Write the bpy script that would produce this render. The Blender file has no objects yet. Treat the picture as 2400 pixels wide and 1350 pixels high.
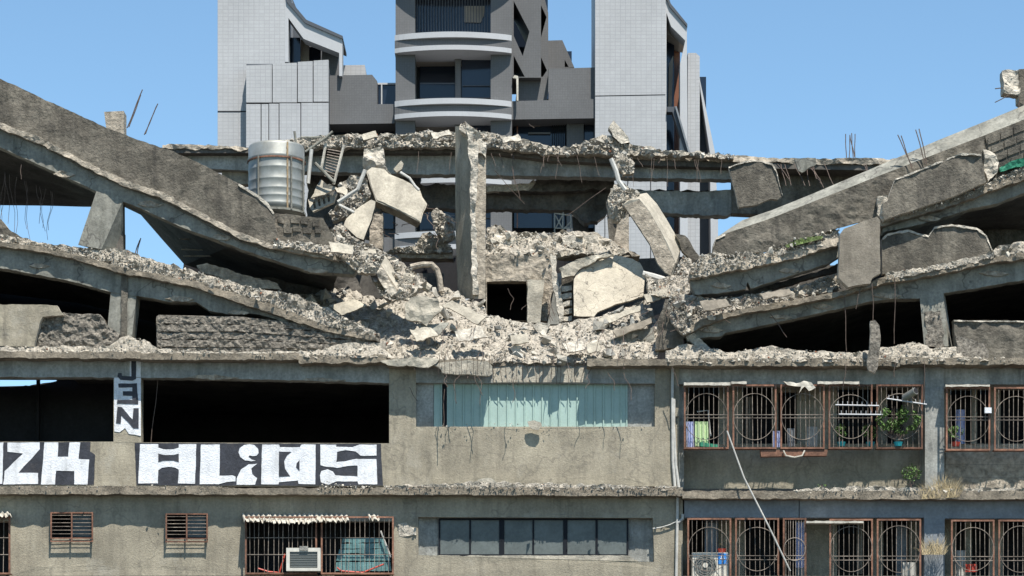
import bpy, math, random
from mathutils import Vector, Matrix, noise, Euler
from mathutils.geometry import delaunay_2d_cdt
random.seed(7)
S = bpy.context.scene; C = S.collection

# ------------------------------------------------------------------ camera, world, sun, exposure
HOR = 1850.0; F = 6000.0; DCAM = 60.0; ZC = 1.6
cam = bpy.data.objects.new('camera', bpy.data.cameras.new('camera')); C.objects.link(cam)
cam.location = (0, -DCAM, ZC); cam.rotation_euler = (math.pi/2, 0, 0)
cam.data.lens = 90; cam.data.sensor_width = 36; cam.data.shift_y = (HOR-675)/2400
cam.data.clip_start = 0.5; cam.data.clip_end = 5000
S.camera = cam
SUN = Vector((0.19, -0.47, 1.0)).normalized()          # towards the sun
w = bpy.data.worlds.new('World'); S.world = w; w.use_nodes = True
nt = w.node_tree; bg = nt.nodes['Background']; sky = nt.nodes.new('ShaderNodeTexSky')
sky.sky_type = 'NISHITA'; sky.sun_disc = False
sky.sun_elevation = math.asin(SUN.z); sky.sun_rotation = math.atan2(SUN.x, SUN.y)
sky.air_density = 0.95; sky.dust_density = 0.0; sky.ozone_density = 1.0; sky.altitude = 1500
tint = nt.nodes.new('ShaderNodeMix'); tint.data_type = 'RGBA'; tint.blend_type = 'MULTIPLY'; tint.inputs[0].default_value = 1
tint.inputs[7].default_value = (.86, 1, .97, 1); nt.links.new(sky.outputs[0], tint.inputs[6]); nt.links.new(tint.outputs[2], bg.inputs[0]); bg.inputs[1].default_value = 0.1
sl = bpy.data.lights.new('sun', 'SUN'); sl.energy = 4.4; sl.angle = math.radians(0.5); sl.color = (1, .95, .87)
so = bpy.data.objects.new('sun', sl); C.objects.link(so); so.rotation_euler = SUN.to_track_quat('Z', 'Y').to_euler()
so.location = SUN*80
S.view_settings.view_transform = 'Standard'; S.view_settings.look = 'None'
S.view_settings.gamma = 1; S.view_settings.exposure = 1.0; S.view_settings.use_curve_mapping = False

# ------------------------------------------------------------------ materials
def mat(name, col, rough=.9, metal=0, var=.35, scale=1.2, bump=.25, bscale=28, streak=0, stain=(.05,.05,.045),
        spots=0, spotcol=(.05,.05,.05), spotscale=3, cracks=0, crackscale=1.2, objvar=0, lines=None, spec=None, courses=0, alpha=None, smudge=0):
    m = bpy.data.materials.new(name); m.use_nodes = True; t = m.node_tree; N = t.nodes; L = t.links
    b = N['Principled BSDF']; b.inputs['Roughness'].default_value = rough; b.inputs['Metallic'].default_value = metal
    b.inputs['Specular IOR Level'].default_value = .3 if spec is None else spec
    geo = N.new('ShaderNodeNewGeometry'); pos = geo.outputs['Position']
    def noi(sc, det=6, vec=pos, ro=.6):
        n = N.new('ShaderNodeTexNoise'); n.inputs['Scale'].default_value = sc; n.inputs['Detail'].default_value = det
        n.inputs['Roughness'].default_value = ro; L.new(vec, n.inputs['Vector']); return n.outputs['Fac']
    def ramp(fac, a, bb, ca, cb):
        r = N.new('ShaderNodeMapRange'); r.inputs[1].default_value = a; r.inputs[2].default_value = bb
        r.inputs[3].default_value = ca; r.inputs[4].default_value = cb; L.new(fac, r.inputs[0]); return r.outputs[0]
    def mix(fac, a, bb, mode='MIX'):
        x = N.new('ShaderNodeMix'); x.data_type = 'RGBA'; x.blend_type = mode
        for k, v in ((0, fac), (6, a), (7, bb)):
            if isinstance(v, (int, float)): x.inputs[k].default_value = v
            elif isinstance(v, tuple): x.inputs[k].default_value = (*v, 1)
            else: L.new(v, x.inputs[k])
        return x.outputs[2]
    def val(fac):                     # factor -> grey colour
        c = N.new('ShaderNodeCombineColor')
        for k in range(3): L.new(fac, c.inputs[k])
        return c.outputs[0]
    c = N.new('ShaderNodeRGB'); c.outputs[0].default_value = (*col, 1); c = c.outputs[0]
    if var:
        c = mix(1.0, c, val(ramp(noi(scale, 8), .3, .7, 1-var, 1+var)), 'MULTIPLY')
        c = mix(1.0, c, val(ramp(noi(bscale*.6, 4), .3, .7, 1-var*.6, 1+var*.6)), 'MULTIPLY')
    if streak:
        mp = N.new('ShaderNodeMapping'); mp.inputs['Scale'].default_value = (5, 5, .45); L.new(pos, mp.inputs[0])
        f = ramp(noi(1.0, 6, mp.outputs[0]), .5, .72, 0, streak)
        f2 = N.new('ShaderNodeMath'); f2.operation = 'MULTIPLY'; L.new(f, f2.inputs[0]); L.new(ramp(noi(.7, 3), .35, .6, 0, 1), f2.inputs[1])
        c = mix(f2.outputs[0], c, stain)
    if smudge:
        mp2 = N.new('ShaderNodeMapping'); mp2.inputs['Scale'].default_value = (2.2, 2.2, .5); L.new(pos, mp2.inputs[0])
        c = mix(ramp(noi(1.0, 9, mp2.outputs[0], .7), .5, .62, 0, smudge), c, tuple(q*.55 for q in col))
        c = mix(ramp(noi(1.7, 9, mp2.outputs[0], .65), .56, .64, 0, smudge*.7), c, tuple(min(1,q*1.35) for q in col))
    if spots:
        c = mix(ramp(noi(spotscale, 8, ro=.7), .56, .66, 0, spots), c, spotcol)
    if cracks:
        v = N.new('ShaderNodeTexVoronoi'); v.feature = 'DISTANCE_TO_EDGE'; v.inputs['Scale'].default_value = crackscale
        nn = N.new('ShaderNodeTexNoise'); nn.inputs['Scale'].default_value = 2.5; L.new(pos, nn.inputs['Vector'])
        vm = N.new('ShaderNodeVectorMath'); vm.operation = 'ADD'; L.new(pos, vm.inputs[0]); L.new(nn.outputs['Color'], vm.inputs[1])
        L.new(vm.outputs[0], v.inputs['Vector'])
        c = mix(ramp(v.outputs['Distance'], 0, .018, cracks, 0), c, (.06,.055,.05))
    if courses:                        # horizontal board marks left by the formwork
        sp = N.new('ShaderNodeSeparateXYZ'); L.new(pos, sp.inputs[0])
        mm = N.new('ShaderNodeMath'); mm.operation = 'MODULO'; L.new(sp.outputs[2], mm.inputs[0]); mm.inputs[1].default_value = courses
        c = mix(ramp(mm.outputs[0], 0, .02, .55, 0), c, (.07,.065,.06))
    if lines:                          # tile joints (w, h, mortar strength)
        sp = N.new('ShaderNodeSeparateXYZ'); L.new(pos, sp.inputs[0]); cb = N.new('ShaderNodeCombineXYZ')
        ad = N.new('ShaderNodeMath'); L.new(sp.outputs[0], ad.inputs[0]); L.new(sp.outputs[1], ad.inputs[1])
        L.new(ad.outputs[0], cb.inputs[0]); L.new(sp.outputs[2], cb.inputs[1])
        br = N.new('ShaderNodeTexBrick'); br.offset = 0; L.new(cb.outputs[0], br.inputs['Vector'])
        br.inputs['Scale'].default_value = 1; br.inputs['Brick Width'].default_value = lines[0]; br.inputs['Row Height'].default_value = lines[1]
        br.inputs['Mortar Size'].default_value = lines[3] if len(lines) > 3 else .02; br.inputs['Color1'].default_value = (1,1,1,1)
        br.inputs['Color2'].default_value = (.93,.93,.93,1); br.inputs['Mortar'].default_value = (lines[2],)*3+(1,)
        c = mix(1.0, c, br.outputs['Color'], 'MULTIPLY')
    if objvar:
        oi = N.new('ShaderNodeObjectInfo')
        c = mix(1.0, c, val(ramp(oi.outputs['Random'], 0, 1, 1-objvar, 1+objvar*.6)), 'MULTIPLY')
    L.new(c, b.inputs['Base Color'])
    if bump:
        bp = N.new('ShaderNodeBump'); bp.inputs['Strength'].default_value = bump; bp.inputs['Distance'].default_value = .05
        L.new(noi(bscale, 8, ro=.65), bp.inputs['Height']); L.new(bp.outputs[0], b.inputs['Normal'])
    if alpha is not None: b.inputs['Alpha'].default_value = alpha
    return m
M = {}
M['tan'] = mat('plastered_concrete', (.265,.235,.178), var=.28, scale=.9, bump=.35, streak=.8, stain=(.13,.115,.09), spots=.5, spotcol=(.34,.315,.26), spotscale=1.1, cracks=.3, crackscale=.45, smudge=.4)
M['shadew'] = mat('grimy_shade_concrete', (.27,.272,.252), var=.38, scale=1.6, streak=.85, stain=(.08,.085,.08), spots=.5, spotcol=(.36,.37,.35), spotscale=1.5, smudge=.5)  # concrete for walls in shade, lightness set to that shade; streaks are grime
M['ledge'] = mat('ledge_concrete', (.2,.17,.13), var=.45, scale=2.5, bump=.6, streak=.5, spots=.5, spotcol=(.06,.05,.04), spotscale=2.5)
M['beam'] = mat('beam_concrete', (.205,.2,.172), var=.38, scale=2, streak=.95, stain=(.06,.065,.055), spots=.5, spotcol=(.29,.27,.22), spotscale=1.6, cracks=.75, crackscale=.55, smudge=.5)
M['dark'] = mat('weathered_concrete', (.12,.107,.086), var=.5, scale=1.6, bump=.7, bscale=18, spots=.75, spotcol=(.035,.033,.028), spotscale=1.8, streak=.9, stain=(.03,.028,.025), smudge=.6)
M['agg'] = mat('exposed_aggregate', (.185,.165,.137), var=.65, scale=14, bump=1.0, bscale=30, spots=.6, spotcol=(.05,.045,.04), spotscale=9)
M['agg2'] = mat('pale_rough_concrete', (.31,.27,.215), var=.4, scale=7, bump=.9, bscale=15, spots=.5, spotcol=(.12,.1,.08), spotscale=6, courses=.31)
M['pale'] = mat('pale_concrete', (.35,.318,.258), var=.28, scale=2, bump=.4, spots=.45, spotcol=(.2,.18,.145), spotscale=3, smudge=.4)
M['crack']  = mat('cracked_plaster', (.41,.365,.29), var=.2, scale=2, bump=.45, cracks=.7, crackscale=1.6, spots=.3, spotcol=(.2,.18,.15), spotscale=3)
M['edge'] = mat('freshly_broken_concrete', (.44,.4,.335), var=.35, scale=8, bump=1.0, bscale=20)
M['rub'] = mat('rubble_concrete', (.41,.378,.32), var=.28, scale=5, bump=.5, bscale=22, objvar=.35, spots=.35, spotcol=(.24,.21,.165), spotscale=4)
M['rub2'] = mat('rubble_grey', (.31,.3,.27), var=.3, scale=5, bump=.5, bscale=22, objvar=.3)
M['rubg'] = mat('rubble_bed', (.36,.325,.27), var=.35, scale=9, bump=1.0, bscale=30)
M['brick']  = mat('broken_brick', (.3,.13,.075), var=.4, scale=7, bump=.5, objvar=.3)
M['under'] = mat('shade_dark_underside', (.085,.078,.068), var=.45, scale=1.5, spots=.6, spotcol=(.16,.145,.12), spotscale=1.2)  # shade of the undersides put into a darker concrete colour
M['room']   = mat('dark_room', (.018,.018,.02), var=.3, scale=1.5, bump=0)  # near-black colour stands in for the darkness inside the rooms
M['rebar'] = mat('rusty_rebar', (.085,.062,.05), rough=.8, var=.4, scale=8, bump=0)
M['rust'] = mat('rusty_iron', (.17,.085,.055), rough=.8, var=.55, scale=4, bump=.2, spots=.6, spotcol=(.07,.05,.04), spotscale=3, objvar=.35)
M['bar'] = mat('weathered_bar', (.2,.165,.135), rough=.7, var=.6, scale=5, bump=0, objvar=.35)
M['wpaint'] = mat('white_paint', (.62,.63,.65), rough=.8, var=.15, scale=3, bump=.4, streak=.8, stain=(.33,.33,.32), spots=.25, spotcol=(.36,.34,.3), spotscale=5)
M['bpaint'] = mat('black_paint', (.03,.032,.04), rough=.6, var=.4, scale=3, bump=.2, spots=.5, spotcol=(.07,.06,.055), spotscale=2)
M['green'] = mat('pale_green_sheet', (.3,.4,.36), rough=.55, var=.08, scale=2, bump=.05, streak=.15, stain=(.22,.29,.26))
M['tarp'] = mat('green_tarp', (.03,.2,.12), rough=.6, var=.3, bump=.3)
M['dkglass']= mat('dark_glass', (.02,.025,.03), rough=.08, var=0, bump=0, spec=.6)
M['frost'] = mat('frosted_glass', (.1,.115,.112), rough=.5, var=.2, scale=2, bump=.05, spec=.2)
M['alu'] = mat('dark_frame', (.012,.014,.018), rough=.7, var=0, bump=0, spec=.1)
M['steel'] = mat('stainless_steel', (.28,.285,.265), rough=.55, metal=.6, var=.25, scale=1.5, bump=.05, bscale=6, spots=.4, spotcol=(.3,.27,.21), spotscale=2)
M['rustst'] = mat('rust_streak', (.27,.2,.12), rough=.7, metal=.1, var=.5, scale=4, bump=0)
M['pvc'] = mat('old_pvc', (.4,.39,.36), rough=.6, var=.2, scale=3, bump=0)
M['bluep'] = mat('blue_grey_panel', (.17,.185,.2), rough=.6, var=.25, scale=2, bump=.1, streak=.5, stain=(.1,.11,.12))
M['acw'] = mat('aircon_white', (.5,.48,.42), rough=.5, var=.15, scale=3, bump=0)
M['acd']    = mat('aircon_grille', (.16,.17,.16), rough=.6, var=.1, bump=0)
M['redp']   = mat('red_plastic', (.4,.06,.04), rough=.5, var=.2, bump=0)
M['bluel']  = mat('blue_label', (.03,.2,.55), rough=.5, var=0, bump=0)
M['corr'] = mat('weathered_roofing', (.42,.39,.33), rough=.7, var=.3, scale=5, bump=.2, streak=.5)
M['leaf']   = mat('leaf', (.07,.13,.03), rough=.6, var=.5, scale=9, bump=0)
M['grass'] = mat('grass_blade', (.09,.13,.035), rough=.7, var=.5, scale=6, bump=0)
M['straw']  = mat('dry_grass', (.3,.24,.14), rough=.8, var=.4, scale=6, bump=0)
M['cloth1'] = mat('pale_green_cloth', (.45,.58,.33), rough=.9, var=.1, bump=.1)
M['cloth2'] = mat('lavender_cloth', (.38,.42,.6), rough=.9, var=.1, bump=.1)
M['teal']   = mat('teal_plastic', (.02,.25,.28), rough=.5, var=.1, bump=0)
# the new apartment towers
M['wtile'] = mat('white_tile', (.36,.362,.368), rough=.5, var=.1, scale=.25, bump=0, lines=(.25,.175,.8,.014), streak=.25, stain=(.28,.28,.28))
M['wsmooth'] = mat('white_render', (.37,.375,.385), rough=.6, var=.08, scale=.3, bump=0, streak=.3, stain=(.28,.28,.28))
M['gtile'] = mat('grey_tile', (.108,.108,.11), rough=.6, var=.15, scale=.25, bump=0, lines=(.12,.12,.85,.012), streak=.3, stain=(.08,.08,.08))
M['gdark'] = mat('dark_grey_render', (.06,.068,.08), rough=.6, var=.06, scale=.4, bump=0)
M['tglass'] = mat('tower_glass', (.012,.018,.03), rough=.1, var=0, bump=0, spec=.5)
M['brown']  = mat('brown_glass', (.2,.09,.055), rough=.3, var=.2, scale=.5, bump=0)
M['sand']   = mat('tower_inner_wall', (.32,.28,.23), rough=.8, var=.1, bump=0)
M['tealb'] = mat('teal_blind', (.1,.2,.2), rough=.6, var=.3, scale=5, bump=.2)
M['slabbrown'] = mat('brown_slab', (.2,.175,.14), var=.3, scale=2, bump=.35, streak=.8, stain=(.11,.095,.075), spots=.5, spotcol=(.27,.24,.2), spotscale=2, smudge=.4)
M['ground'] = mat('ground_asphalt', (.06,.058,.054), var=.3, scale=.3, bump=.3)

# ------------------------------------------------------------------ helpers
def P(px, py, Y=0.0):                        # photograph's pixel at depth Y (metres behind the facade) -> place in the world
    k = (DCAM+Y)/F
    return Vector(((px-1200)*k, Y, ZC+(HOR-py)*k))
WL = {}
def wloc(o): return WL.get(o.name, Vector())
def link(name, me, parent=None, label=None, cat=None, group=None, kind=None, loc=None):
    o = bpy.data.objects.new(name, me); C.objects.link(o)
    if parent: o.parent = parent
    L = Vector(loc) if loc is not None else Vector()
    o.location = L; WL[o.name] = L+(wloc(parent) if parent else Vector())
    if label: o['label'] = label
    if cat: o['category'] = cat
    if group: o['group'] = group
    if kind: o['kind'] = kind
    return o
def thing(name, label, cat, loc, group=None): return link(name, None, None, label, cat, group, None, loc)
class MB:
    def __init__(s): s.v = []; s.f = []; s.m = []
    def add(s, v, f, mi=0):
        n = len(s.v); s.v += [Vector(x) for x in v]; s.f += [tuple(i+n for i in q) for q in f]
        s.m += ([mi]*len(f) if isinstance(mi, int) else mi)
    def box(s, a, b, mi=0):
        x0,y0,z0 = a; x1,y1,z1 = b
        s.add([(x0,y0,z0),(x1,y0,z0),(x1,y1,z0),(x0,y1,z0),(x0,y0,z1),(x1,y0,z1),(x1,y1,z1),(x0,y1,z1)],
              [(0,1,5,4),(1,2,6,5),(2,3,7,6),(3,0,4,7),(4,5,6,7),(3,2,1,0)], mi)
    def pbox(s, x0, y0, x1, y1, Y, t, mi=0):   # pixels at depth Y
        a = P(x0, y1, Y); b = P(x1, y0, Y); s.box(a, (b.x, Y+t, b.z), mi)
    def tube(s, pts, r, n=6, mi=0, r1=None):
        pts = [Vector(p) for p in pts]; base = len(s.v); K = len(pts); u = None
        for i, p in enumerate(pts):
            d = (pts[min(i+1,K-1)]-pts[max(i-1,0)]).normalized()
            if u is None: u = d.orthogonal().normalized()
            u = (u-d*u.dot(d)).normalized(); w_ = d.cross(u)
            rr = r if r1 is None else r+(r1-r)*i/(K-1)
            for k in range(n):
                a = 2*math.pi*k/n; s.v.append(p+(u*math.cos(a)+w_*math.sin(a))*rr)
        for i in range(K-1):
            for k in range(n):
                s.f.append((base+i*n+k, base+i*n+(k+1)%n, base+(i+1)*n+(k+1)%n, base+(i+1)*n+k)); s.m.append(mi)
        s.f.append(tuple(base+k for k in range(n))[::-1]); s.m.append(mi)
        s.f.append(tuple(base+(K-1)*n+k for k in range(n))); s.m.append(mi)
    def build(s, name, mats, parent=None, label=None, cat=None, group=None, kind=None, smooth=False):
        if not isinstance(mats, (list, tuple)): mats = [mats]
        off = wloc(parent) if parent else Vector(); loc = Vector()
        if not parent and kind != 'structure':
            xs = [p.x for p in s.v]; ys = [p.y for p in s.v]; zs = [p.z for p in s.v]
            loc = Vector(((min(xs)+max(xs))/2, (min(ys)+max(ys))/2, min(zs))); off = loc
        me = bpy.data.meshes.new(name); me.from_pydata([tuple(p-off) for p in s.v], [], s.f)
        for m in mats: me.materials.append(m)
        me.polygons.foreach_set('material_index', s.m)
        if smooth: me.polygons.foreach_set('use_smooth', [True]*len(s.f))
        me.update()
        return link(name, me, parent, label, cat, group, kind, loc)
def inside(x, y, poly):
    r = False; j = len(poly)-1
    for i in range(len(poly)):
        xi, yi = poly[i]; xj, yj = poly[j]
        if (yi > y) != (yj > y) and x < (xj-xi)*(y-yi)/(yj-yi)+xi: r = not r
        j = i
    return r
def resample(pts, step, jag, je, sd):
    out = []; n = len(pts)
    for i in range(n):
        a = Vector(pts[i]); b = Vector(pts[(i+1)%n]); d = b-a; L_ = d.length
        out.append(tuple(a))
        if not jag or (je is not None and i not in je) or L_ < step*1.5: continue
        k = int(L_/step); nrm = Vector((-d.y, d.x)).normalized()
        for q in range(1, k):
            t = q/k; h = noise.noise(Vector((a.x+d.x*t, a.y+d.y*t, sd*13.7))*.045)*1.5+noise.noise(Vector((a.x+d.x*t, a.y+d.y*t, sd))*.23)*.9
            p = a+d*t+nrm*h*jag; out.append((p.x, p.y))
    return out
def plate_mb(pts, Y, t, rel=0, cell=None, jag=0, je=None, holes=(), mi=0, emi=0, mb=None, sd=0, rs=1.0):
    Yf = Y if callable(Y) else (lambda a, b: Y)
    mb = mb or MB(); pts = resample(pts, 7, jag, je, sd); loops = [pts]+[list(h) for h in holes]
    V = []; E = []
    for lp in loops:
        b = len(V); V += [Vector(p) for p in lp]; E += [(b+i, b+(i+1)%len(lp)) for i in range(len(lp))]
    if cell:
        x0 = min(p[0] for p in pts); x1 = max(p[0] for p in pts); y0 = min(p[1] for p in pts); y1 = max(p[1] for p in pts)
        yy = y0+cell*.5
        while yy < y1:
            xx = x0+cell*.5
            while xx < x1:
                q = (xx+random.uniform(-.35,.35)*cell, yy+random.uniform(-.35,.35)*cell)
                if inside(q[0], q[1], pts): V.append(Vector(q))
                xx += cell
            yy += cell
    v2, e2, f2, *_ = delaunay_2d_cdt(V, E, [], 0, 1e-4)
    fs = []
    for f in f2:
        cx = sum(v2[i].x for i in f)/3; cy = sum(v2[i].y for i in f)/3
        if inside(cx, cy, pts) and not any(inside(cx, cy, h) for h in holes): fs.append(tuple(f))
    fr = []; bk = []
    for p in v2:
        q = P(p.x, p.y, Yf(p.x, p.y)); bb = q+Vector((0, t, 0))
        if rel:
            h = noise.fractal(Vector((p.x*.03*rs, p.y*.03*rs, sd+3.3)), 1.0, 2.0, 4)
            q = q+Vector((0, h*rel, 0))
        fr.append(q); bk.append(bb)
    n = len(fr); F_ = []; MI = []
    cnt = {}
    for f in fs:
        for a, b in ((0,1),(1,2),(2,0)):
            k = (min(f[a],f[b]), max(f[a],f[b])); cnt.setdefault(k, []).append((f[a], f[b]))
    for f in fs:
        F_.append(f); MI.append(mi); F_.append((f[2]+n, f[1]+n, f[0]+n)); MI.append(mi)
    for k, l in cnt.items():
        if len(l) == 1:
            a, b = l[0]; F_.append((b, a, a+n, b+n)); MI.append(emi)
    mb.add(fr+bk, F_, MI); return mb
def plate(name, pts, Y, t, mats, parent=None, label=None, cat=None, group=None, kind=None, **kw):
    if isinstance(mats, str): mats = [mats]
    ms = [M[x] for x in mats]
    return plate_mb(pts, Y, t, emi=(1 if len(ms) > 1 else 0), **kw).build(name, ms, parent, label, cat, group, kind)
def R(x0, y0, x1, y1): return [(x0,y0),(x1,y0),(x1,y1),(x0,y1)]
def loft_mb(A, YA, B, YB, mi=0, smi=0, mb=None):      # solid between outline A at depth YA and outline B at depth YB
    mb = mb or MB(); ya = YA if callable(YA) else (lambda a, b: YA); yb = YB if callable(YB) else (lambda a, b: YB)
    n = len(A); v = [P(x, y, ya(x, y)) for x, y in A]+[P(x, y, yb(x, y)) for x, y in B]
    f = [tuple(range(n)), tuple(range(2*n-1, n-1, -1))]; m = [mi, mi]
    for i in range(n): f.append((i, i+n, (i+1)%n+n, (i+1)%n)); m.append(smi)
    mb.add(v, f, m); return mb
def deck(name, fr, Yf, depth, th, m, parent, back=None, Yb=None, rel=.02):
    # a floor slab: front edge as a polyline in pixels, running back; th metres thick
    A = [P(x, y, Yf) for x, y in fr]
    B = [P(x, y, Yb) for x, y in back] if back else [a+Vector((0, depth, 0)) for a in A]
    n = len(A); mb = MB(); k = 6; v = []
    for j in range(k+1):
        for a, b in zip(A, B):
            q = a.lerp(b, j/k); q = q+Vector((0,0, noise.noise(q*.9)*rel)); v.append(q)
    N1 = len(v); v += [q-Vector((0,0,th)) for q in v]; f = []
    for j in range(k):
        for i in range(n-1):
            a = j*n+i; f.append((a, a+1, a+n+1, a+n)); f.append((a+N1, a+n+N1, a+n+1+N1, a+1+N1))
    for i in range(n-1):
        f.append((i, i+N1, i+1+N1, i+1)); a = k*n+i; f.append((a, a+1, a+1+N1, a+N1))
    for j in range(k):
        a = j*n; f.append((a, a+n, a+n+N1, a+N1)); a = j*n+n-1; f.append((a, a+N1, a+n+N1, a+n))
    mb.add(v, f); return mb.build(name, M[m], parent)
def wpoly(p, n=1.0): return [(x, y) for x, y in p]

# chunks of broken concrete: a handful of shared shapes
def hull(npt, sx, sy, sz, seed):
    import bmesh
    rnd = random.Random(seed); bm = bmesh.new()
    for i in range(npt):
        d = Vector((rnd.uniform(-1,1), rnd.uniform(-1,1), rnd.uniform(-1,1)))
        mx = max(abs(c) for c in d); d = d/mx*(.75+.25*rnd.random())
        bm.verts.new((d.x*sx, d.y*sy, d.z*sz))
    g = bmesh.ops.convex_hull(bm, input=bm.verts)
    dead = list({x for x in g['geom_interior']+g['geom_unused'] if isinstance(x, bmesh.types.BMVert)})
    bmesh.ops.delete(bm, geom=dead, context='VERTS')
    bm.verts.ensure_lookup_table(); bm.verts.index_update()
    v = [x.co.copy() for x in bm.verts]; f = [tuple(q.index for q in fc.verts) for fc in bm.faces]; bm.free(); return v, f
SH = []
for i in range(30):
    q = random.choice([((1,.8,.6),'blocky'),((1,.8,.35),'flattish'),((1,.6,.5),'blocky'),((1,.9,.22),'flat'),((1,.7,.8),'blocky'),((1,.45,.3),'long')])
    SH.append(hull(random.randint(8, 13), *q[0], i)+(q[1],))
CH = {}
def chunk_mesh(i, mk):
    if (i, mk) not in CH:
        me = bpy.data.meshes.new('rubble_chunk'); me.from_pydata([tuple(p) for p in SH[i][0]], [], SH[i][1]); me.materials.append(M[mk]); CH[(i, mk)] = me
    return CH[(i, mk)]
def rubble(zone, poly, Yf, nbig, nsmall, big=(9,20), small=(2.5,8), label=None, group=None, bed=True, flat=.5, relief=.18, mix=('rub','rub','rub','rub2'), bedt=.25, cell=9, jag=4):
    """one heap: a bed and small bits as one uncountable mass, the large chunks as things of their own"""
    sd = zone*1.7; rnd = random.Random(zone)
    Y_ = Yf if callable(Yf) else (lambda a, b: Yf)
    mats = [M['rubg'], M['rub'], M['rub2'], M['brick']]
    mb = plate_mb(poly, Y_, bedt, rel=relief, cell=cell, jag=jag, sd=sd, rs=2.2) if bed else MB()
    x0 = min(p[0] for p in poly); x1 = max(p[0] for p in poly); y0 = min(p[1] for p in poly); y1 = max(p[1] for p in poly)
    def pick():
        for _ in range(200):
            x = rnd.uniform(x0, x1); y = rnd.uniform(y0, y1)
            if inside(x, y, poly): return x, y
        return x, y
    for i in range(nsmall):
        x, y = pick(); Y = Y_(x, y); s = (small[0]+(small[1]-small[0])*rnd.random()**3.2)*.01*.5*(DCAM+Y)/DCAM
        v, f, _ = SH[rnd.randrange(30)]; e = Euler((rnd.gauss(0,flat), rnd.gauss(0,flat), rnd.uniform(0,6.28))).to_matrix()
        p = P(x, y, Y-rnd.uniform(-.02,.12)); mb.add([p+(e@q)*s for q in v], f, rnd.choice([1,1,1,2,2,1,1,1,3] if rnd.random() < .12 else [1,1,1,2]))
    mb.build('rubble', mats, None, kind='stuff', label=group or label, cat='rubble')
    for i in range(nbig):
        x, y = pick(); Y = Y_(x, y); s = (big[0]+(big[1]-big[0])*rnd.random()**1.7)*.01*.5*(DCAM+Y)/DCAM
        k = rnd.randrange(30); mk = rnd.choice(mix)
        px_ = s*200*DCAM/(DCAM+Y); fl = SH[k][2]
        lab = ' '.join([('large' if px_ > 17 else 'middling' if px_ > 12 else 'small'), 'grey' if mk == 'rub2' else 'pale', fl, label, ('left end', 'middle', 'right end')[min(2, int(3*(x-x0)/(x1-x0+1)))]]+([['of its upper part', 'of its lower part'][int(y > (y0+y1)/2)]] if nbig > 20 and len(label.split()) < 7 else []))
        o = link('rubble_chunk', chunk_mesh(k, mk), None, lab, 'rubble', group, None, P(x, y, Y-rnd.uniform(.1,.22)-s*.6))
        o.rotation_euler = (rnd.gauss(0,flat), rnd.gauss(0,flat), rnd.uniform(0,6.28)); o.scale = (s, s, s)
def bent(p0, p1, Y0, Y1=None, sag=6, n=5, sd=0, r=.009):
    Y1 = Y0 if Y1 is None else Y1; out = []
    rnd = random.Random(sd*31+int(p0[0])); ph = rnd.uniform(0,6)
    for i in range(n+1):
        t = i/n; a = math.sin(t*3.14*1.3+ph)*sag*math.sin(t*3.14)
        out.append(P(p0[0]+(p1[0]-p0[0])*t+a, p0[1]+(p1[1]-p0[1])*t, Y0+(Y1-Y0)*t))
    return out
# ================================================================== THE SETTING
g = MB(); g.box((-400,-300,-.3), (400,700,0)); g.build('ground', M['ground'], kind='structure')

# ================================================================== NEW APARTMENT TOWERS, 64 m behind
T = 64.0
tl = thing('apartment_tower', 'pale white tiled apartment block with sloping roof fin, left of the dark grey tower', 'building', P(640,1850,T)*Vector((1,1,0)) if False else Vector((P(640,1000,T).x, T, 0)), 'new apartment towers behind the ruin')
tc = thing('apartment_tower', 'dark grey apartment tower with curved white balcony bands, between the two white blocks', 'building', Vector((P(1060,1000,T).x, T, 0)), 'new apartment towers behind the ruin')
tr = thing('apartment_tower', 'tall white tiled apartment block with brown glazed side, right of the grey tower', 'building', Vector((P(1480,1000,T).x, T, 0)), 'new apartment towers behind the ruin')
BOT = 1650
def tp(name, pts, dY, t, m, par, **k): return plate(name, pts, T+dY, t, m, par, **k)
# left white block
tp('tiled_wall', [(510,-120),(668,-60),(668,BOT),(510,BOT)], 0, 7, 'wtile', tl)
tp('joint', R(510,260,577,262.5), -.015, .02, 'alu', tl)
tp('roof_fin', [(668,-60),(672,2),(716,50),(802,88),(802,178),(795,178),(795,124),(712,91),(676,42),(676,145),(668,145)], 0, .9, 'wsmooth', tl)
tp('fin_capping', [(668,-64),(676,-4),(718,46),(803,84),(803,91),(716,54),(672,4),(666,-50)], -.1, 3, 'gdark', tl)
tp('side_wall', [(670,-40),(712,60),(712,178),(670,178)], 4.6, .2, 'gdark', tl)
tp('side_wall', [(700,40),(800,95),(800,190),(700,190)], 5.2, .3, 'gtile', tl)
tp('inner_wall', [(705,92),(724,98),(724,150),(703,150)], 2.2, .3, 'sand', tl)
tp('inner_wall', [(755,112),(795,128),(784,178),(752,178)], 1.9, .3, 'gtile', tl)
tp('window', R(724,110,752,150), 2.6, .1, 'tglass', tl)
tp('window', R(676,88,704,150), 1.5, .1, 'tglass', tl)
# protruding tiled panels of the left block, each its own
for (a,b,c,d) in ((577,153,637,240),(639,149,696,240),(698,145,733,239),(735,142,770,238),
                  (577,244,611,BOT),(613,244,629,BOT),(631,243,653,BOT),(655,242,704,BOT),(706,241,770,BOT)):
    tp('tiled_panel', [(a,b),(c,b-2 if b<200 else b),(c,d),(a,d)], -.9, .25, 'wtile', tl)
tp('panel_core', R(577.5,150,769.5,BOT), -.64, 3, 'gdark', tl)
tp('roof_box', [(803,153),(855,152),(858,176),(803,176)], 3, 2, 'wtile', tl)
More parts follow.
